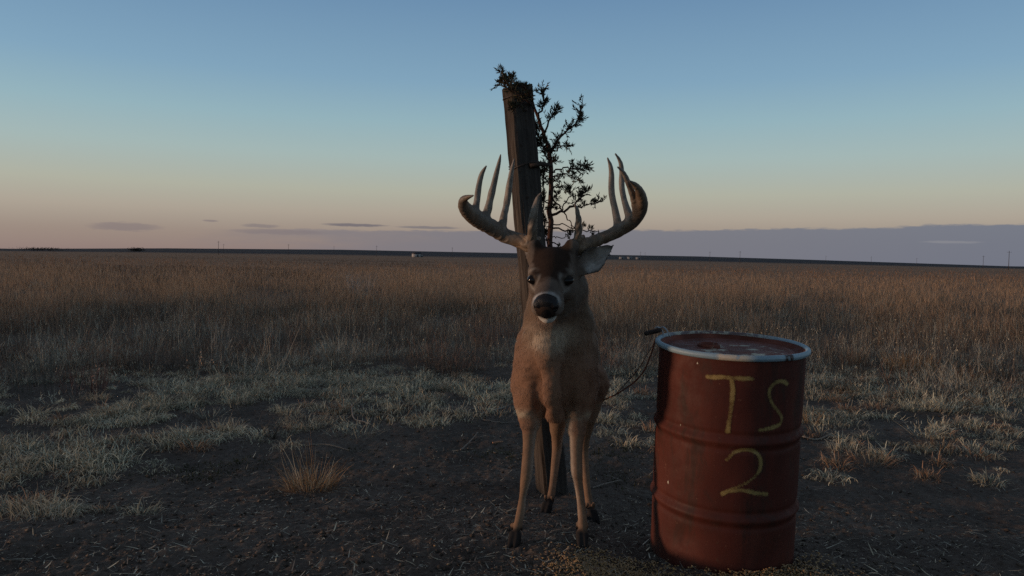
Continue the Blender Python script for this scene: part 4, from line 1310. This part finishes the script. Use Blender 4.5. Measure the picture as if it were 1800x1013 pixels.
def weed_band():
    """dark twiggy forbs between the short turf and the tall grass"""
    parts = []
    n = 44000
    x, y, r = polar_points(n, 7.8, 16.0)
    p2 = fbm(x * 0.8 + 3, y * 0.8, 3)
    keep = rng.random(n) < sstep(0.33, 0.62, p2) * sstep(7.3, 11.5, r + 6 * (fbm(x * .45 + 20, y * .3, 2) - .5)) + 0.05
    x, y, r, p2 = x[keep], y[keep], r[keep], p2[keep]; m = len(x)
    h = rng.uniform(.12, .36, m) * sstep(7.8, 10.2, r) + .07
    P = np.stack([x, y, ground_z(x, y) - .01], 1)
    ct = rng.random((m, 1))
    col = np.where(ct < .45, DARK * 1.9, np.where(ct < .70, np.array([0.21, .165, .13]), GREY * .85)) * rng.uniform(.6, 1.4, (m, 1))
    ang = rng.uniform(0, 2 * np.pi, m); th0 = np.abs(rng.normal(0, .22, m)); cu = rng.normal(.25, .3, m)
    parts.append(blades(P, h, rng.uniform(.002, .0045, m), ang, th0, cu, col, 3, 1.1, .6))
    # side twigs
    for rep in range(2):
        t = rng.uniform(.3, .9, m)
        th = th0 + cu * t * .3
        Q = P + (h * t)[:, None] * np.stack([np.sin(th) * np.cos(ang), np.sin(th) * np.sin(ang), np.cos(th)], 1)
        parts.append(blades(Q, h * rng.uniform(.15, .4, m), np.full(m, .0022), rng.uniform(0, 2 * np.pi, m), rng.uniform(.3, 1.0, m), rng.normal(0, .3, m), col, 2, 1.1, .9))
    # low rounded bushes of several kinds, grey, brown and reddish
    for _ in range(430):
        bx, by, br = polar_points(1, 7.6, 30)
        bx, by, br = float(bx[0]), float(by[0]), float(br[0])
        kd = rng.random()
        cb = np.array([.085, .07, .056]) if kd < .4 else (np.array([.36, .33, .26]) if kd < .78 else np.array([.22, .125, .085]))
        k = int(rng.integers(40, 110)); sp_ = rng.uniform(.12, .45); hb = rng.uniform(.18, .48)
        aa = rng.uniform(0, 6.28, k); rr_ = sp_ * np.sqrt(rng.random(k))
        xx = bx + rr_ * np.cos(aa); yy = by + rr_ * np.sin(aa)
        Pb = np.stack([xx, yy, ground_z(xx, yy) - .01], 1)
        hk = hb * rng.uniform(.5, 1.1, k) * (1 - .5 * (rr_ / sp_) ** 2)
        cc = cb * rng.uniform(.5, 1.5, (k, 1)); wk = .0035 * max(1, br / 11)
        tk = np.abs(rng.normal(.15, .15, k)) + .5 * rr_ / sp_
        parts.append(blades(Pb, hk, np.full(k, wk), aa, tk, rng.normal(.3, .4, k), cc, 3, 1.2, .6))
        for rep_ in range(3):
            t = rng.uniform(.3, .95, k)
            Qb = Pb + (hk * t)[:, None] * np.stack([np.sin(tk) * np.cos(aa), np.sin(tk) * np.sin(aa), np.cos(tk)], 1)
            parts.append(blades(Qb, hk * rng.uniform(.15, .4, k), np.full(k, wk * .8), rng.uniform(0, 6.28, k), rng.uniform(.2, 1.3, k), rng.normal(0, .5, k), cc, 2, 1.2, 1))
    for (px, py, sx, sy, k) in [(150, 720, 1.6, .7, 46), (330, 700, 1.6, .7, 40), (480, 690, 1.4, .6, 34), (640, 680, 1.4, .6, 30), (820, 685, 1.2, .6, 26), (60, 800, .8, .4, 16),
                                (1100, 670, .8, .8, 26), (1480, 690, 1.1, .6, 36), (1620, 690, 1.2, .6, 40), (1750, 700, 1.2, .6, 36), (1600, 740, .9, .4, 18), (80, 640, 1.8, .8, 30), (1700, 640, 1.8, .8, 30), (700, 640, 2.5, .8, 30)]:
        c = G(px, py)
        for _ in range(k):
            bx = c.x + rng.normal(0, sx * .55); by = c.y + rng.normal(0, sy)
            if by < 4.0 or (abs(bx - .2) < .4 and by < 4.6) or fbm(bx * 1.7 + 50, by * 2.0, 2) < .40: continue
            kd = rng.random()
            cb = np.array([.50, .48, .36]) if kd < .6 else (np.array([.34, .27, .19]) if kd < .85 else np.array([.16, .13, .10]))
            k2 = int(rng.integers(14, 40)); sp_ = rng.uniform(.04, .16); hb = rng.uniform(.06, .20)
            aa = rng.uniform(0, 6.28, k2); rr_ = sp_ * np.sqrt(rng.random(k2))
            xx = bx + rr_ * np.cos(aa); yy = by + rr_ * np.sin(aa)
            Pb = np.stack([xx, yy, ground_z(xx, yy) - .006], 1)
            hk = hb * rng.uniform(.4, 1.15, k2); cc = cb * rng.uniform(.5, 1.4, (k2, 1))
            tk = np.abs(rng.normal(.2, .2, k2)) + .6 * rr_ / sp_
            parts.append(blades(Pb, hk, np.full(k2, .0034), aa, tk, rng.normal(.5, .8, k2), cc, 4, 1.25, .5))
            for rep_ in range(2):
                t = rng.uniform(.35, .95, k2)
                Qb = Pb + (hk * t)[:, None] * np.stack([np.sin(tk) * np.cos(aa), np.sin(tk) * np.sin(aa), np.cos(tk)], 1)
                parts.append(blades(Qb, hk * rng.uniform(.15, .4, k2), np.full(k2, .0036), rng.uniform(0, 6.28, k2), rng.uniform(.2, 1.3, k2), rng.normal(0, .8, k2), cc, 2, 1.25, 1))
    # little pale seed tips
    s = rng.random(m) < .14
    Q = P[s] + (h[s] * .97)[:, None] * np.array([0, 0, 1.0]) + rng.normal(0, .015, (s.sum(), 3))
    k = s.sum()
    parts.append(blades(Q, np.full(k, .02), np.full(k, .008), rng.uniform(0, 6.28, k), rng.uniform(0, 1.2, k), np.zeros(k), np.tile(STRAW, (k, 1)) * rng.uniform(.6, 1.2, (k, 1)), 1, 1, 1))
    stuff('dry_weeds', parts, 'grey and brown twiggy dry weeds between the soil and the tall grass', 'weeds', M_STEM)
weed_band()

def curl_clump(px_, py_, rad, n, hgt, col, r_=None, lean=.35, curl=2.0, wd=.0028, nseg=5, grey=0.0, squash=1.0):
    r_ = r_ or rng
    a = r_.uniform(0, 2 * np.pi, n); rr = rad * np.sqrt(r_.random(n))
    x = px_ + rr * np.cos(a); y = py_ + rr * np.sin(a)
    P = np.stack([x, y, ground_z(x, y) - .006], 1)
    ang = a + r_.normal(0, .7, n)
    h = hgt * r_.uniform(.45, 1.2, n) * (1 - .35 * rr / rad)
    c = col[None] * r_.uniform(.5, 1.35, (n, 1))
    g = (r_.random((n, 1)) < grey)
    c = np.where(g, GREY[None] * r_.uniform(.5, 1.1, (n, 1)), c)
    return blades(P, h, np.full(n, wd) * r_.uniform(.7, 1.4, n), ang, np.abs(r_.normal(lean * .6, lean * .6, n)) * (0.3 + rr / rad), r_.normal(curl, .7, n), c, nseg, 1.25, .45)

def short_turf():
    """low curly silvery turf in patches between bare soil and the weeds"""
    parts = []
    # patches: direction in the picture -> place on the ground, size in metres, number of clumps
    P = [(130, 700, 1.3, .5, 50), (430, 735, .8, .3, 40), (250, 770, .8, .25, 30), (90, 770, .8, .3, 30), (520, 665, 1.6, .6, 60), (760, 668, 1.4, .5, 50), (1500, 660, 1.4, .6, 50), (1700, 665, 1.4, .6, 50), (1620, 720, .9, .35, 40), (1480, 735, .6, .3, 24), (1750, 780, .6, .25, 20), (1100, 640, 1.0, .6, 40),
         (60, 720, 1.1, .45, 60), (190, 740, 1.0, .45, 70), (300, 745, .7, .35, 40), (350, 700, 1.2, .5, 60), (470, 690, 1.0, .5, 50), (580, 680, 1.1, .45, 55),
         (690, 690, 1.0, .4, 60), (780, 700, .9, .35, 55), (860, 690, .8, .5, 45), (640, 720, .6, .2, 14), (40, 820, .5, .25, 26), (70, 900, .45, .18, 30), (180, 905, .28, .1, 10),
         (120, 830, .4, .2, 16), (230, 815, .4, .2, 8), (1090, 660, .8, .9, 60), (1110, 690, .45, .5, 40), (1090, 745, .5, .3, 22), (1440, 690, .6, .5, 40), (1480, 670, 1.0, .6, 40),
         (1560, 690, .9, .5, 46), (1640, 690, .9, .5, 46), (1730, 690, 1.0, .5, 50), (1560, 740, .5, .25, 20), (1690, 740, .8, .4, 30), (1770, 745, .7, .4, 30), (1440, 730, .25, .2, 12), (960, 690, 1.0, .5, 40),
         (30, 660, 1.2, .6, 30), (240, 660, 1.2, .6, 26), (1780, 660, 1.2, .6, 30)]
    for (px, py, sx, sy, k) in P:
        c = G(px, py)
        for q_ in range(int(k * 2.6)):
            x = c.x + rng.normal(0, sx * .55); y = c.y + rng.normal(0, sy * 1.0)
            pn = fbm(x * 1.7 + 50, y * 2.0, 2)
            if pn < 0.45: continue
            if abs(x - 0.2) < .35 and y < 4.4: continue
            if y < 3.2: continue
            w_ = rng.random()
            col = (np.array([.82, .77, .56]) * (1 - w_) + STRAW * w_) * rng.uniform(.5, 1.2)
            if rng.random() < (.3 if px > 1200 else .06): col = ORANGE * rng.uniform(1.0, 1.5)
            if rng.random() < .42:      # a rounded clump
                sz = rng.uniform(.7, 1.5)
                parts.append(curl_clump(x, y, .07 * sz, int(rng.integers(38, 75)), .105 * sz, col, None, .5, rng.uniform(1.8, 3.4), rng.uniform(.004, .006), 5, .25))
            else:                       # a few short hooked blades
                parts.append(curl_clump(x, y, rng.uniform(.02, .09), int(rng.integers(5, 15)), rng.uniform(.04, .09), col * .8, None, .6, rng.uniform(1.5, 3.8), rng.uniform(.0035, .006), 5, .2))
    for _ in range(520):
        x, y, r = polar_points(1, 3.6, 8.6, -46, 46)
        x, y, r = float(x[0]), float(y[0]), float(r[0])
        jy = rng.normal(0, .4)
        if y < 3.3 or (-1.9 < x < .75 and y < 4.9 + abs(jy) * .5) or (x > .2 and y < 4.3 + jy): continue
        if fbm(x * 1.1 + 5, y * 1.1 + 77, 2) < .42: continue
        if rng.random() > .25 + .75 * float(sstep(4.2, 5.6, r)): continue
        w_ = rng.random(); sz = rng.uniform(.5, 1.35)
        col = (np.array([.84, .80, .60]) * (1 - w_) + np.array([.74, .62, .42]) * w_) * rng.uniform(.6, 1.1)
        if rng.random() < (.35 if x > 1 else .08): col = ORANGE * rng.uniform(1.1, 1.6)
        parts.append(curl_clump(x, y, .075 * sz, int(30 + 50 * sz), .115 * sz, col, None, .55, rng.uniform(1.6, 3.4), rng.uniform(.0038, .006), 5, .15))
    stuff('short_grass', parts, 'patchy low curly silver-grey grass on the dark soil', 'grass')
short_turf()

def litter():
    """straw, twigs, clods and low dead green on the bare soil"""
    n = 22000
    x, y, r = polar_points(n, 2.0, 9.5, -42, 42, 'inv')
    P = np.stack([x, y, ground_z(x, y) + .002], 1)
    ct = rng.random((n, 1))
    col = np.where(ct < .5, np.array([.22, .175, .135]), np.where(ct < .85, GREY * .75, STRAW)) * rng.uniform(.5, 1.3, (n, 1))
    v = [blades(P, rng.gamma(1.6, .014, n), rng.uniform(.002, .006, n), rng.uniform(0, 2 * np.pi, n), rng.normal(1.45, .14, n), rng.normal(0, .35, n), col, 3, 1, 1)]
    stuff('straw_litter', v, 'scattered straw and dead stems lying on the bare soil', 'litter', M_STEM)
    # dull green ground plants in low mats
    parts = []
    for (px, py, sx, sy, k) in [(330, 835, .34, .16, 60), (700, 735, .4, .14, 46), (790, 735, .35, .12, 40), (880, 800, .25, .2, 50), (1080, 790, .32, .2, 60), (1080, 840, .25, .14, 40), (640, 790, .12, .06, 10), (420, 815, .2, .1, 24)]:
        c = G(px, py)
        for _ in range(k):
            x = c.x + rng.normal(0, sx * .5); y = c.y + rng.normal(0, sy * .7)
            if 2.7 < y < 3.0 and abs(x - .2) < .25: continue
            parts.append(curl_clump(x, y, .05, 16, .030, np.array([.050, .052, .022]) * rng.uniform(.7, 1.5), None, 1.2, .9, .005, 3, .03))
    stuff('ground_cover', parts, 'dull olive mats of low weeds on the dark soil', 'weeds')
    n = 9000
    x, y, r = polar_points(n, 1.9, 8.0, -42, 42, 'inv')
    s = np.minimum(rng.gamma(2.0, .0026, n) + .002, .013)
    base = np.array([(1, 0, 0), (-1, 0, 0), (0, 1, 0), (0, -1, 0), (0, 0, .8), (0, 0, -.8)], float)
    f3 = np.array([(0, 2, 4), (2, 1, 4), (1, 3, 4), (3, 0, 4), (2, 0, 5), (1, 2, 5), (3, 1, 5), (0, 3, 5)])
    V = (base[None] + rng.normal(0, .28, (n, 6, 3))) * s[:, None, None] * np.array([1, 1, .75]) + np.stack([x, y, ground_z(x, y) + s * .15], 1)[:, None]
    c = np.array([.092, .070, .054])[None] * rng.uniform(.5, 1.4, (n, 1))
    me = np_mesh('soil_clods', V.reshape(-1, 3), (np.arange(n)[:, None, None] * 6 + f3[None]).reshape(-1, 3), np.repeat(c, 6, 0), False)
    link('soil_clods', me, M_STEM, None, 'small dark clods of soil strewn over the bare ground', 'soil', None, 'stuff')
litter()

# ------------------------------------------------------------------ single tufts and weeds one can point at
def tuft_thing(name, px, py, parts_fn, label, cat='grass tuft', mat=M_GRASS, group=None, part='blades'):
    c = G(px, py)
    parts = parts_fn(c)
    V = []; F3 = []; F4 = []; C = []; n = 0
    for v, f3, f4, cc in parts:
        V.append(v); C.append(cc)
        if len(f3): F3.append(f3 + n)
        if len(f4): F4.append(f4 + n)
        n += len(v)
    V = np.concatenate(V) - np.array(c)
    F = ([np.concatenate(F4)] if F4 else []) + ([np.concatenate(F3)] if F3 else [])
    me = np_mesh(name, V, F, np.concatenate(C))
    return link(name, me, mat, None, label, cat, group, None, c)
def stems(c, n, h, spread, lean, col, wd=.003, curl=.25, bias=None, nseg=4):
    a = rng.uniform(0, 2 * np.pi, n); rr = spread * np.sqrt(rng.random(n))
    x = c.x + rr * np.cos(a); y = c.y + rr * np.sin(a)
    P = np.stack([x, y, ground_z(x, y) - .005], 1)
    ang = a + rng.normal(0, .4, n)
    if bias is not None:
        ang = bias + rng.normal(0, .6, n)
    return blades(P, h * rng.uniform(.5, 1.1, n), np.full(n, wd), ang, np.abs(rng.normal(lean, lean * .5, n)), rng.normal(curl, .3, n), col[None] * rng.uniform(.55, 1.3, (n, 1)), nseg, 1.15, .6)
WARM = np.array([.40, .235, .115])
tuft_thing('grass_tuft', 545, 858, lambda c: [stems(c, 300, .20, .13, 1.0, WARM * 1.1, .0032, .9), stems(c, 60, .14, .12, .4, STRAW * .9, .003, .7), stems(c, 16, .30, .10, .55, STRAW, .003, .1), stems(c, 9, .36, .06, .35, WARM, .003, .1, math.pi)],
           'low straw-orange tuft with long stray stems alone on bare soil at left centre')
tuft_thing('grass_tuft', 1532, 812, lambda c: [stems(c, 150, .13, .13, .8, ORANGE * 1.25, .003, .9), curl_clump(c.x + .05, c.y + .08, .12, 60, .10, STRAW, None, .5, 1.8, .003), stems(c, 8, .2, .08, .6, STRAW, .003, .2)],
           'orange tuft nearest the drum on the right, edge of bare soil')
tuft_thing('grass_tuft', 1648, 792, lambda c: [stems(c, 90, .12, .12, .5, WARM, .003, .9), curl_clump(c.x, c.y, .17, 110, .11, STRAW, None, .5, 2, .003), curl_clump(c.x + .11, c.y + .02, .12, 50, .08, GREY, None, .6, 1.6, .003)],
           'rounded straw tuft right of the orange one, beyond the drum')
tuft_thing('grass_tuft', 540, 745, lambda c: [curl_clump(c.x, c.y, .19, 170, .15, STRAW * 1.05, None, .45, 2.4, .0034, 6), curl_clump(c.x, c.y, .22, 90, .09, GREY, None, .5, 2.0, .003)],
           'pale tuft of tightly curled grass, largest curls left of the buck')
tuft_thing('grass_tuft', 397, 757, lambda c: [curl_clump(c.x, c.y, .14, 120, .14, STRAW * .95, None, .6, 1.3, .003, 5)],
           'small fan-shaped pale tuft left of the curled tuft')
tuft_thing('grass_tuft', 1500, 640, lambda c: [stems(c, 120, .26, .14, .25, ORANGE * 1.05, .005, .5), stems(c, 16, .50, .12, .22, STRAW * .8, .006, .9)],
           'tall reddish tuft with arching pale stems just right of the drum rim')
tuft_thing('grass_tuft', 1598, 655, lambda c: [stems(c, 260, .30, .26, .14, WARM * .95, .005, .3), stems(c, 50, .2, .3, .5, ORANGE, .005, .6)],
           'dense upright orange-brown tuft at the edge of the weeds on the right')
tuft_thing('grass_tuft', 1708, 668, lambda c: [stems(c, 90, .2, .16, .3, WARM, .004, .9), curl_clump(c.x, c.y, .2, 70, .14, STRAW, None, .4, 1.8, .004)],
           'straw tuft with a single raised head right of the dense upright tuft')
tuft_thing('grass_tuft', 1690, 715, lambda c: [stems(c, 110, .13, .2, .7, WARM, .0035, 1.0), curl_clump(c.x, c.y, .26, 90, .11, STRAW, None, .5, 2.0, .0035)],
           'spreading orange-based tuft right of the drum above the rounded straw tuft')
tuft_thing('grass_tuft', 1546, 722, lambda c: [stems(c, 70, .12, .12, .6, ORANGE * 1.2, .0035, .9), curl_clump(c.x, c.y + .1, .17, 90, .12, STRAW, None, .5, 2.0, .0035)],
           'red-rooted tuft right of the drum behind the orange tuft')
tuft_thing('grass_tuft', 1426, 744, lambda c: [stems(c, 60, .12, .08, .4, WARM * 1.1, .003, .8), curl_clump(c.x, c.y + .05, .1, 60, .12, STRAW, None, .5, 2.0, .003)],
           'small straw tuft touching the right edge of the drum at mid height')
tuft_thing('grass_tuft', 60, 905, lambda c: [curl_clump(c.x, c.y, .16, 150, .15, STRAW * .8, None, .5, 1.7, .0028, 5), curl_clump(c.x + .12, c.y - .05, .1, 60, .12, GREY * .9, None, .5, 1.7, .0028, 5)],
           'grey straw tuft in the lower left foreground')
tuft_thing('grass_tuft', 30, 812, lambda c: [curl_clump(c.x, c.y, .2, 150, .14, GREY, None, .5, 1.8, .003, 5)],
           'grey tuft at the left edge behind the foreground tuft')
def fork_weed(c, h, n, col, wd, spread=.02, side=2, heads=0, hcol=STRAW):
    out = []
    a = rng.uniform(0, 2 * np.pi, n)
    P = np.stack([c.x + spread * np.cos(a), c.y + spread * np.sin(a), np.full(n, c.z - .005)], 1)
    hh = h * rng.uniform(.6, 1.05, n); th = np.abs(rng.normal(.12, .14, n)) + (.35 * rng.random(n) if heads > 8 else 0); cu = rng.normal(.15, .2, n)
    cc = col[None] * rng.uniform(.7, 1.2, (n, 1))
    out.append(blades(P, hh, np.full(n, wd), a, th, cu, cc, 5, 1.1, .8))
    for _ in range(side):
        t = rng.uniform(.3, .8, n)
        Q = P + (hh * t)[:, None] * np.stack([np.sin(th + .05) * np.cos(a), np.sin(th + .05) * np.sin(a), np.cos(th)], 1)
        out.append(blades(Q, hh * rng.uniform(.2, .5, n), np.full(n, wd * .75), rng.uniform(0, 6.28, n), rng.uniform(.25, .7, n), rng.normal(-.2, .2, n), cc, 4, 1.1, 1))
    if heads:
        for i in range(n):
            tip = P[i] + hh[i] * np.array([math.sin(th[i] + .1) * math.cos(a[i]), math.sin(th[i] + .1) * math.sin(a[i]), math.cos(th[i])])
            k = heads
            Q = tip[None] + rng.normal(0, .014, (k, 3)) * np.array([1, 1, 2.2])
            out.append(blades(Q, np.full(k, .020), np.full(k, .011), rng.uniform(0, 6.28, k), rng.uniform(0, 1.4, k), np.zeros(k), hcol[None] * rng.uniform(.6, 1.2, (k, 1)), 2, 1, 1))
    return out
tuft_thing('forked_weed', 484, 655, lambda c: fork_weed(c, .58, 7, np.array([.34, .30, .24]), .007, .05, 2), 'tall pale forked dry stalk among the dark weeds at left', 'weed', M_STEM)
tuft_thing('forked_weed', 372, 640, lambda c: fork_weed(c, .55, 26, np.array([.27, .25, .215]), .005, .16, 2), 'bushy pale upright weed left of the forked stalk', 'weed', M_STEM)
tuft_thing('seed_head_weed', 335, 690, lambda c: fork_weed(c, .34, 6, np.array([.25, .19, .14]), .004, .03, 1, 12, np.array([.36, .25, .17])), 'thin weed with clustered pale seed heads above the silver grass', 'weed', M_STEM)
tuft_thing('seed_head_weed', 175, 715, lambda c: fork_weed(c, .30, 5, np.array([.22, .15, .12]), .004, .03, 1, 14, np.array([.30, .2, .15])), 'seed-head weed in front of the reddish bush at left', 'weed', M_STEM)
tuft_thing('red_weed', 150, 690, lambda c: fork_weed(c, .26, 60, np.array([.15, .075, .062]), .004, .16, 2), 'small reddish twiggy bush among the dark weeds at far left', 'weed', M_STEM)
tuft_thing('dark_bush', 95, 680, lambda c: fork_weed(c, .36, 90, np.array([.13, .125, .105]), .004, .3, 2), 'grey-green bush behind the silver grass beside the reddish one', 'weed', M_STEM)
tuft_thing('pale_bush', 632, 520, lambda c: fork_weed(c, .75, 60, np.array([.33, .32, .30]), .012, .3, 2), 'pale grey bush standing in the tall grass left of the buck', 'bush', M_STEM)
# dark seed-headed stalks standing above the tall grass
for i in range(46):
    px = rng.uniform(10, 1790); py = rng.uniform(474, 560) + px * 0.014
    if 860 < px < 1060: continue
    def fn(c, i=i):
        r = math.hypot(c.x, c.y); s = max(1.0, r / 16)
        return fork_weed(c, rng.uniform(.6, .95), int(rng.integers(2, 4)), np.array([.07, .05, .04]), .005 * s, .06, 1, 5, np.array([.055, .04, .032]))
    tuft_thing('dark_stalk', px, py, fn, 'thin dark seed-headed stalk rising out of the tall tan grass', 'weed', M_STEM, 'dark stalks in the tall grass')

# ------------------------------------------------------------------ sticks on the soil
def stick(pts, r, label, col=(.24, .2, .165)):
    P = []
    for (px, py, dz) in pts:
        g = G(px, py); g.z += dz; P.append(g)
    s = spline([list(p) for p in P], 12)
    s[:, 2] = np.maximum(s[:, 2], ground_z(s[:, 0], s[:, 1]) + r * .6)
    mb = MB(); mb.tube([tuple(q) for q in s], list(np.linspace(r, r * .55, 12)), 6, col)
    link('twig', mb.mesh('twig', True, P[0]), M_BARK, None, label, 'twig', None, None, P[0])
stick([(618, 718, .03), (622, 736, .008), (640, 743, .004), (654, 746, .002)], .006, 'curved pale twig on the soil right of the curled tuft', (.24, .21, .18))
stick([(848, 727, .004), (868, 724, .01), (888, 719, .02)], .009, 'thick pale twig lying left of the buck at leg height', (.33, .29, .24))
stick([(810, 793, .002), (826, 780, .02), (840, 771, .035)], .006, 'thin slanting twig on bare soil left of the front legs')
stick([(866, 781, .01), (877, 780, .012), (884, 779, .008)], .008, 'short orange stick end beside the left front leg', (.42, .22, .13))
stick([(540, 785, .004), (575, 786, .01), (620, 792, .004)], .005, 'long thin twig above the straw-orange tuft', (.2, .175, .145))
stick([(1040, 858, .004), (1065, 853, .015), (1092, 846, .02)], .006, 'grey twig on the soil between buck and drum')
stick([(1405, 770, .004), (1435, 772, .012), (1462, 768, .016)], .006, 'pale forked twig right of the drum', (.36, .31, .25))
stick([(1630, 752, .004), (1660, 754, .01), (1680, 760, .008)], .006, 'pale straight twig between the right tufts', (.42, .33, .25))
stick([(850, 740, .004), (880, 743, .004), (905, 742, .006)], .005, 'thin straight twig under the thick pale one')

# ------------------------------------------------------------------ far things along the horizon
def far_pt(px, dist):
    d = ray(px, 445); a = math.atan2(d.x, d.y)
    x, y = dist * math.sin(a), dist * math.cos(a)
    return Vector((x, y, float(ground_smooth(x, y)))), a
def box(mb, c, sx, sy, sz, col):
    x, y, z = c
    V = [(x + a * sx, y + b * sy, z + e * sz) for e in (0, 1) for a, b in ((-1, -1), (1, -1), (1, 1), (-1, 1))]
    mb.add(V, None, [(0, 3, 2, 1), (4, 5, 6, 7), (0, 1, 5, 4), (1, 2, 6, 5), (2, 3, 7, 6), (3, 0, 4, 7)], col)
def utility_pole(px, dist, h, label):
    p, a = far_pt(px, dist)
    root = empty('utility_pole', p, label, 'utility pole', 'utility poles along the horizon')
    root.rotation_euler = (0, 0, -a)
    mb = MB(); mb.tube([(0, 0, -.5), (0, 0, h)], [.14, .10], 8, (.075, .065, .065)); link('mast', mb.mesh('mast'), M_FAR, root)
    mb = MB(); box(mb, (0, -.2, h * .92), 1.0, .06, .09, (.06, .045, .04)); link('crossarm', mb.mesh('crossarm', False), M_FAR, root)
poles = [(384, 520, 'first utility pole from the left on the horizon'), (393, 760, 'smaller utility pole just right of the first one at left'),
         (507, 640, 'utility pole on the horizon above the forked stalk'), (587, 900, 'faint utility pole between the forked stalk and the far house'),
         (662, 620, 'utility pole on the horizon left of the far house'), (795, 640, 'utility pole on the horizon just left of the antlers'),
         (1126, 820, 'utility pole beside the small white far sheds'), (1134, 1000, 'fainter utility pole right of the far sheds'), (1248, 640, 'utility pole on the horizon above the drum'),
         (1301, 560, 'tall utility pole on the horizon above the drum right side'), (1452, 1000, 'faint utility pole right of the drum on the horizon'), (1532, 900, 'small utility pole on the horizon mid right'),
         (1612, 1000, 'faint utility pole below the bright cloud streak'), (1729, 620, 'second utility pole from the right edge'), (1774, 420, 'rightmost utility pole, tallest, at the right edge')]
for px, dist, lab in poles:
    utility_pole(px, dist, 9.0, lab)
def far_house(px, dist, sx, sy, h, roofh, wall, roofc, label, name='farm_shed', cat='shed'):
    p, a = far_pt(px, dist)
    root = empty(name, p, label, cat)
    root.rotation_euler = (0, 0, -a + .35)
    mb = MB(); box(mb, (0, 0, -.3), sx, sy, h + .3, wall); link('wall', mb.mesh('wall', False), M_FAR, root)
    o = .35
    V = [(-sx - o, -sy - o, h), (sx + o, -sy - o, h), (sx + o, sy + o, h), (-sx - o, sy + o, h), (-sx - o, 0, h + roofh), (sx + o, 0, h + roofh)]
    mb = MB(); mb.add(V, [(0, 4, 3), (1, 2, 5)], [(0, 1, 5, 4), (2, 3, 4, 5), (0, 3, 2, 1)], roofc); link('roof', mb.mesh('roof', False), M_FAR, root)
    mb = MB(); box(mb, (sx * .1, -sy - .03, 0), .6, .03, h * .75, (.05, .045, .04)); link('door', mb.mesh('door', False), M_FAR, root)
far_house(732, 640, 3.2, 2.6, 2.8, 1.4, (.36, .35, .34), (.04, .04, .05), 'tiny pale house with dark roof on the horizon left of the antlers', 'farmhouse', 'house')
far_house(741, 640, 1.2, 1.0, 1.3, .4, (.3, .29, .28), (.2, .2, .2), 'small white shed beside the far house')
far_house(1093, 900, 2.6, 2.0, 2.0, .6, (.26, .26, .26), (.24, .24, .25), 'leftmost of three tiny white sheds near the ear tip')
far_house(1107, 900, 2.6, 2.0, 2.2, .6, (.26, .26, .26), (.24, .24, .25), 'middle one of three tiny white sheds near the ear tip')
far_house(1122, 900, 2.8, 2.0, 2.0, .6, (.26, .26, .26), (.24, .24, .25), 'rightmost of three tiny white sheds near the ear tip')
def far_grove(px, dist, wid, h, label):
    p, a = far_pt(px, dist)
    mb = MB(); n = 900
    q = rng.normal(0, 1, (n, 3)) * np.array([wid * .42, wid * .12, h * .22]) + np.array([0, 0, h * .5])
    q[:, 2] = np.clip(q[:, 2], 0.1, h)
    lf = MB()
    for k in range(n):
        s = rng.uniform(.25, .6); d1 = rng.normal(0, 1, 3); d1 /= np.linalg.norm(d1); d2 = np.cross(d1, rng.normal(0, 1, 3)); d2 /= np.linalg.norm(d2)
        lf.add([q[k] - d1 * s, q[k] + d2 * s * .6, q[k] + d1 * s, q[k] - d2 * s * .6], None, [(0, 1, 2, 3)], np.array([.03, .03, .026]) * rng.uniform(.6, 1.4))
    root = empty('far_grove', p, label, 'trees'); root.rotation_euler = (0, 0, -a)
    link('crown', lf.mesh('crown', False), M_LEAF, root)
    for k in range(5):
        x = rng.uniform(-.4, .4) * wid
        mb.tube([(x, 0, -.3), (x + .2, 0, h * .5)], [.2, .1], 6, (.05, .04, .035))
    link('trunks', mb.mesh('trunks'), M_BARK, root, kind='stuff')
far_grove(73, 900, 26, 4.0, 'dark low clump of trees on the horizon at far left')
far_grove(240, 900, 9, 4.5, 'small dark clump of trees on the horizon left of the utility poles')
